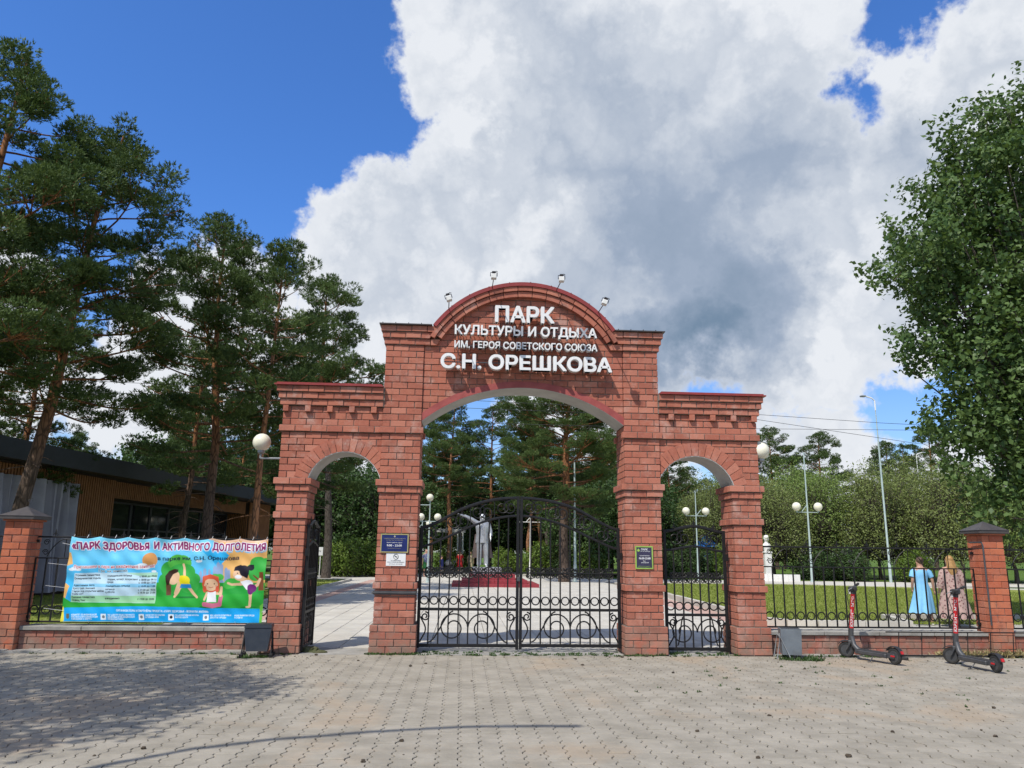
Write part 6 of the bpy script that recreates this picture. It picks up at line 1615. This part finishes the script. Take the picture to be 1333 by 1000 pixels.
for i in range(16):
    a0=PI*(.95+.02*0)+i*.13; a1=a0+.127; b.prismz([(3.0*math.cos(a0),1.2+2.2*math.sin(a0)),(3.0*math.cos(a1),1.2+2.2*math.sin(a1)),(3.3*math.cos(a1),1.2+2.45*math.sin(a1)),(3.3*math.cos(a0),1.2+2.45*math.sin(a0))],0,.42)
b.build('wall_block',M_WHITE,t)
b=MB(); b.sphere((0,0,1.2),(.3,.14,.15),12,8); tag(b.build('round_table_top',M_WHITE,None,(24.2,40.2,.0)),'small white round thing among the shrubs right of the bust','ornament') if False else None
t=thing('pergola','white pergola with slim columns left of the statue','pergola',(-2.7,50.0,0))
b=MB(); b.cbox(-2.0,1.95,-.5,.5,3.05,3.32,.02); 
b.build('lintel',M_WHITE,t)
for x in (-1.8,-.75,1.35,1.75):
    for y in (-.4,.4):
        b=MB(); b.lathe([(.12,0),(.12,.12),(.075,.16),(.07,2.95),(.11,3.05)],12,(x,y,0)); b.build('column',M_WHITE,t,smooth=True)
for i in range(9):
    b=MB(); b.box(-1.95+i*.47,-1.87+i*.47,-.75,.75,3.322,3.42); b.build('rafter',M_WHITE,t)
t=thing('park_notice','small white notice board on a post beside the dark pine trunk','sign',(-8.95,30.2,0))
b=MB(); b.box(.3,.34,0,.04,0,1.3); b.build('post',M_WHITE,t); b=MB(); b.cbox(-.42,.45,-.03,-.001,1.28,1.72,.005); b.build('board',M_SHEET,t); text_obj('ПАРК',.0,.36,1.45,1.56,-.031,M_PB,'lettering',t,.01,.001)
t=thing('play_frame','blue and red playground frame seen through the right side arch','playground frame',(15.9,40.6,0))
M_PBLUE=pm('play_blue',(.02,.16,.55),rough=.5)
b=MB(); 
for x in (-.5,.5):
    for y in (-.4,.4): b.tube([(x,y,0),(x,y,2.2)],.05,8)
b.build('post',pm('play_yellow',(.55,.38,.04),rough=.5),t)
b=MB(); b.add([(-.75,-.65,2.1),(.75,-.65,2.1),(.75,.65,2.1),(-.75,.65,2.1),(0,0,3.0)],[(0,1,4),(1,2,4),(2,3,4),(3,0,4),(3,2,1,0)]); b.build('roof',M_PBLUE,t)
b=MB(); b.cbox(-.5,.5,-.42,-.38,1.2,1.7,.01); b.build('panel',M_PBLUE,t); b=MB(); b.cbox(-.5,.5,-.4,.4,1.05,1.12,.01); b.build('deck',M_REDD,t)
b=MB(); b.prism([(.5,1.1),(1.9,.12),(2.1,.12),(2.1,.06),(1.85,.05),(.5,1.03)],-.25,.25); b.build('slide',M_REDD,t)

# ================================================================== SCOOTERS
def tyre(bm,c,R_,w,ax):
    pass
def make_scooter(label,rear,front):
    fx,fy=front[0]-rear[0],front[1]-rear[1]; ang=math.atan2(fy,fx)
    t=thing('kick_scooter',label,'scooter',(rear[0],rear[1],.003),ang,'rental electric scooters'); L=.92; R_=.125
    def wheel(parent,cx,cz,cy=0):
        w=thing_=MB(); w.tube([(cx+(R_-.028)*math.cos(2*PI*i/26),cy,cz+(R_-.028)*math.sin(2*PI*i/26)) for i in range(26)],.028,8,closed=True)
        o=w.build('wheel',M_RUBBER,parent,smooth=True); h=MB(); rot=Matrix.Rotation(PI/2,3,'X'); h.lathe([(.085,-.022),(.09,-.015),(.09,.015),(.085,.022)],20,(cx,cy,cz),rot=rot); h.lathe([(.03,-.03),(.03,.03)],12,(cx,cy,cz),rot=rot); h.build('rim',M_DGREY,o,smooth=True); return o
    wheel(t,0,R_)
    b=MB(); 
    for i in range(10):
        a0=math.radians(15+i*13.5); a1=math.radians(15+(i+1)*13.5)
        p=lambda a,r:(r*math.cos(a)*1.0,R_+r*math.sin(a))
        b.prism([p(PI-a0,R_+.012),p(PI-a0,R_+.022),p(PI-a1,R_+.022),p(PI-a1,R_+.012)],-.038,.038)
    b.build('rear_mudguard',M_BLACK,t)
    b=MB(); b.prism([(-.135,.17),(-.125,.21),(-.145,.21),(-.155,.17)],-.02,.02); b.build('tail_light',M_RED,t)
    b=MB(); b.cbox(-.03,.10,.036,.052,.09,.16,.006); b.cbox(-.03,.10,-.052,-.036,.09,.16,.006); b.build('rear_fork',M_DGREY,t)
    b=MB(); b.cbox(-.045,.03,.053,.058,.115,.138,.002); b.cbox(-.045,.03,-.058,-.053,.115,.138,.002); b.build('red_side_mark',M_RED,t)
    b=MB(); b.cbox(.10,.70,-.085,.085,.085,.150,.012); b.build('deck',M_DGREY,t)
    b=MB(); b.cbox(.12,.68,-.075,.075,.1505,.156,.002); b.build('grip_mat',M_RUBBER,t)
    b=MB(); b.tube([(.68,0,.12),(.78,0,.20),(.815,0,.33)],[.045,.042,.036],10); b.build('neck',M_DGREY,t,smooth=True)
    b=MB(); b.tube([(.36,.06,.09),(.33,.15,.01),(.37,.17,.006)],.009,6); b.build('kickstand',M_DGREY,t)
    # steered assembly
    sa=MB(); # steering axis from (0.86,.2) to (.70,1.08)
    turn=math.radians(38); A0=Vector((.845,0,.22)); A1=Vector((.705,0,1.09)); ax=(A1-A0).normalized(); Rm=Matrix.Translation(A0)@Matrix.Rotation(turn,4,ax)@Matrix.Translation(-A0)
    def put(bm,name,mat,par=t,**k): bm.xform(Rm); return bm.build(name,mat,par,**k)
    lerp=lambda u:tuple(A0+(A1-A0)*u)
    b=MB(); b.tube([lerp(.04),lerp(.28)],[.042,.036],12); put(b,'lower_stem',M_DGREY,smooth=True)
    b=MB(); b.tube([lerp(.28),lerp(.90)],.034,14); so=put(b,'red_stem',M_RED,smooth=True)
    b=MB(); b.tube([lerp(.90),lerp(.985)],[.038,.038],12); b.cbox(A1.x-.055,A1.x+.07,-.05,.05,1.045,1.12,.012); put(b,'stem_head',M_BLACK)
    b=MB(); b.cbox(A1.x+.035,A1.x+.075,-.03,.03,1.00,1.06,.01); put(b,'headlight',M_WHITE)
    b=MB(); b.tube([(A1.x-.05,-.26,1.125),(A1.x-.01,-.12,1.11),(A1.x,0,1.105),(A1.x-.01,.12,1.11),(A1.x-.05,.26,1.125)],.013,8); put(b,'handlebar',M_BLACK,smooth=True)
    for s_ in (-1,1):
        b=MB(); b.tube([(A1.x-.035,s_*.17,1.118),(A1.x-.052,s_*.275,1.126)],.021,8); put(b,'grip',M_RUBBER,smooth=True)
    b=MB()
    for s_ in (-1,1): b.tube([(A1.x,s_*.13,1.11),(A1.x+.05,s_*.17,1.09),(A1.x+.045,s_*.26,1.085)],.006,5)
    put(b,'brake_lever',M_STEEL)
    b=MB(); b.tube([(A1.x+.02,.10,1.10),(A1.x+.10,.07,.98),(A1.x+.08,.02,.75),(.85,.03,.45),(.86,.03,.28)],.005,5); put(b,'brake_cable',M_BLACK,smooth=True)
    b=MB(); 
    for s_ in (-1,1): b.tube([(.845,s_*.045,.25),(.87,s_*.048,.20),(.92,s_*.046,R_)],[.018,.017,.014],7)
    b.cbox(.815,.875,-.055,.055,.235,.275,.008); put(b,'fork',M_DGREY,smooth=True)
    b=MB()
    for i in range(9):
        a0=math.radians(40+i*13); a1=math.radians(40+(i+1)*13)
        p=lambda a,r:(.92+r*math.cos(a),R_+r*math.sin(a)); b.prism([p(a0,R_+.012),p(a0,R_+.022),p(a1,R_+.022),p(a1,R_+.012)],-.036,.036)
    put(b,'front_mudguard',M_BLACK)
    w=MB(); w.tube([(.92+(R_-.028)*math.cos(2*PI*i/26),0,R_+(R_-.028)*math.sin(2*PI*i/26)) for i in range(26)],.028,8,closed=True); wo=put(w,'wheel',M_RUBBER,smooth=True)
    h=MB(); h.lathe([(.085,-.022),(.09,-.015),(.09,.015),(.085,.022)],20,(.92,0,R_),rot=Matrix.Rotation(PI/2,3,'X')); put(h,'rim',M_DGREY,wo,smooth=True)
    # lettering down the stem, on the side that faces the square
    import mathutils
    for s,u0,u1,sz in (('ЮРЕНТ',.31,.62,.046),('МТС',.67,.86,.036)):
        vs,fs=glyph(s,.03,.5); mn,mx=vs.min(0),vs.max(0); ln_=(A1-A0).length
        m=MB(); P=[]
        for v in vs:
            a=u0*ln_+(v[0]-mn[0])/(mx[0]-mn[0])*(u1-u0)*ln_; w_=(v[1]-(mn[1]+mx[1])/2)/(mx[1]-mn[1])*sz
            th=w_/.035; r_=.0350+v[2]*.0006
            # outward on the camera side of the stem: local -x/-y quarter
            base=math.radians(98)
            n_=Vector((math.cos(base-th),math.sin(base-th),0)); q=A0+ax*a; n_=(n_-ax*n_.dot(ax)).normalized(); P.append(tuple(q+n_*r_))
        m.add(P,fs); put(m,'lettering',M_PW,so)
    return t
make_scooter('left dark grey rental scooter with red stem, parked in front of the low wall',(5.60,-1.04),(5.30,-.16))
make_scooter('right dark grey rental scooter with red stem, parked beside the brick pillar',(6.66,-1.80),(6.62,-.80))

# ================================================================== BICYCLE RACK, BINS
t=thing('bike_rack','thin black low bicycle rack standing against the low wall by the right pillar','bicycle rack',(5.95,-.20,0))
b=MB(); b.tube([(0,0,.40),(3.2,0,.40)],.010,6); b.build('top_rail',M_IRON,t); b=MB(); b.tube([(.05,.02,.03),(3.2,.02,.03)],.014,6); b.build('base_rail',M_IRON,t)
for i in range(8):
    b=MB(); x=.22+i*.39; b.tube([(x,0,.40),(x-.03,.01,.03)],.008,5); b.build('upright',M_IRON,t)
b=MB(); b.cbox(-.13,.13,-.03,.03,.0,.045,.008); o=b.build('rubber_wedge',M_RUBBER,None,(6.02,-.42,.004),(0,0,-.9)); tag(o,'short black rubber piece lying on the paving between the scooters','rubber piece')
t=thing('litter_bin','dark navy tipping litter bin on splayed legs at the left foot of the gateway','litter bin',(-4.05,-.42,0),math.radians(6))
M_NAVYB=pm('navy_bin_paint',(.028,.036,.050),(.04,.048,.06),rough=.45,scale=8,dirt=.3)
b=MB(); 
ptsb=[(-.155,.09),(.155,.09),(.195,.40),(.185,.47),(-.175,.47),(-.195,.40)]
b.prism(ptsb,-.13,.13); b.prism([(-.20,.43),(.205,.43),(.195,.48),(-.19,.48)],-.14,.14); b.build('bucket',M_NAVYB,t)
b=MB(); b.box(-.17,.165,-.125,.125,.4805,.483); b.build('opening',M_BLACK,t)
for sx in (-1,1):
    b=MB(); b.tube([(sx*.215,-.13,.012),(sx*.205,0,.36),(sx*.215,.13,.012)],.012,6); b.tube([(sx*.205,0,.36),(sx*.185,0,.36)],.016,6); b.build('leg',M_IRON,t)
    for y in (-.13,.13):
        b=MB(); b.cbox(sx*.215-.03,sx*.215+.03,y-.035,y+.035,.0,.06,.01); b.build('foot',M_IRON,t)
t=thing('litter_bin','grey square litter bin tilted in its rod frame at the right foot of the gateway','litter bin',(4.27,-.36,0),math.radians(-14))
b=MB(); b.prism([(-.14,.07),(.15,.07),(.165,.46),(-.155,.46)],-.13,.14); b.build('bucket',M_STEEL if False else pm('grey_bin_paint',(.15,.17,.185),(.11,.125,.14),rough=.5,scale=6,dirt=.4),t)
b=MB(); b.box(-.135,.145,-.11,.12,.4602,.463); b.build('opening',M_BLACK,t)
for y in (-.16,.17):
    b=MB(); b.tube([(-.23,y,.01),(-.17,y*.95,.35),(-.02,y,.01)],.010,6); b.build('leg',M_STEEL,t)
b=MB(); b.tube([(-.17,-.152,.35),(-.17,.16,.35)],.009,6); b.cbox(-.165,-.15,-.03,.03,.30,.38,.004); b.build('latch',M_STEEL,t)

# ================================================================== DIRT AND WEEDS
def weeds(name,label,spots,mat,seed,h=.05,n=26):
    R=np.random.default_rng(seed); co=[];tn=[]
    for (x,y,s) in spots:
        m=int(n*s); a=R.uniform(0,2*PI,m); L=h*s**.5*R.uniform(.5,1.3,m); el=R.uniform(.25,1.2,m)
        ox,oy=x+R.normal(0,.05*s,m),y+R.normal(0,.03*s,m); w=.006+.006*R.random(m)
        dx,dy=np.cos(a),np.sin(a); tip=np.stack([ox+dx*L*np.cos(el),oy+dy*L*np.cos(el),L*np.sin(el)],1)
        p0=np.stack([ox-dy*w,oy+dx*w,np.zeros(m)+.002],1); p1=np.stack([ox+dy*w,oy-dx*w,np.zeros(m)+.002],1)
        mid=np.stack([ox+dx*L*np.cos(el)*.55+dy*w,oy+dy*L*np.cos(el)*.55-dx*w,L*np.sin(el)*.7],1)
        co.append(np.stack([p0,p1,mid,tip],1).reshape(-1,3)); tn.append(R.random(m))
    co=np.concatenate(co); return tag(link(name,fast_mesh(name,co,np.arange(len(co)).reshape(-1,4),4,mat,np.concatenate(tn))),label,'weeds',kind='stuff')
rg=random.Random(21); sp=[]
for i in range(120):
    x=rg.uniform(-1.7,3.5); sp.append((x,rg.uniform(-.20,.0) if not(-1.7<x<1.66 or 2.35<x<3.45) else rg.uniform(-.22,.25),rg.uniform(.3,.9)))
for i in range(70): sp.append((rg.uniform(4.1,12),rg.uniform(-.2,-.05),rg.uniform(.3,1.0)))
for i in range(40): sp.append((rg.uniform(-8,-3.6),rg.uniform(-.25,-.1),rg.uniform(.2,.6)))
for i in range(16): sp.append((rg.uniform(4.1,4.6),rg.uniform(-.65,-.4),rg.uniform(.8,1.6)))
for i in range(14): sp.append((rg.uniform(-4.3,-3.8),rg.uniform(-.62,-.4),rg.uniform(.6,1.2)))
for i in range(45): sp.append((rg.uniform(1,8.5),rg.uniform(-4.6,-.4),rg.uniform(.15,.45)))
for i in range(20): sp.append((rg.uniform(-2.5,-1.7),rg.uniform(-.2,-.06),rg.uniform(.4,1.0)))
weeds('weeds','small green weeds growing along the foot of the gateway and walls',sp,M_LEAFD,3)
weeds('dry_grass','dry yellow grass at the foot of the right pillar',[(rg.uniform(7.0,8.6),rg.uniform(-.1,.08),rg.uniform(1.0,2.4)) for _ in range(34)],leaf_mat('dry_blades',(.32,.27,.13),(.42,.36,.19),.2),4,.09,22)
b=MB(); rg=random.Random(31)
for i in range(230):
    if i<90: x,y=rg.uniform(-5,9),-abs(rg.gauss(0,.35))-.1
    else: x,y=rg.uniform(-4,9.5),rg.uniform(-6.6,-.3)
    if x<1 and rg.random()<.55: continue
    s=rg.choice([.006,.008,.01,.014,.022]) if rg.random()<.95 else .027
    b.sphere((x,y,s*.35),(s,s*rg.uniform(.6,1.1),s*.55),7,5,jit=.25,rg=rg)
tag(b.build('pine_cones_and_clods',pm('dark_debris',(.045,.035,.025),(.08,.06,.04),rough=.95,scale=30)),'small dark cones, clods and crumbs scattered over the paving','debris',kind='stuff')
R=np.random.default_rng(9); n=900; x=R.uniform(-6,9.5,n); y=-np.abs(R.normal(0,1.8,n))-.12; s=R.uniform(.006,.018,n); a=R.uniform(0,PI,n)
co=np.stack([np.stack([x+s*np.cos(a+q),y+s*np.sin(a+q)*.6,.004+R.uniform(0,.005,n)],1) for q in (0,PI/2,PI,3*PI/2)],1).reshape(-1,3)
tag(link('fallen_leaves',fast_mesh('fallen_leaves',co,np.arange(n*4).reshape(-1,4),4,leaf_mat('dry_leaf',(.20,.14,.07),(.34,.30,.19),.1),R.random(n))),'small dry leaf bits scattered over the forecourt','leaf litter',kind='stuff')
# soil heap by the hinge of the open gate
b=MB(); b.sphere((-3.38,.25,.0),(.16,.14,.075),16,8,jit=.15); b.sphere((-3.2,.12,.0),(.12,.09,.035),14,6,jit=.15)
tag(b.build('soil_heap',M_EARTH),'small heap of dark soil under the open side gate','soil')
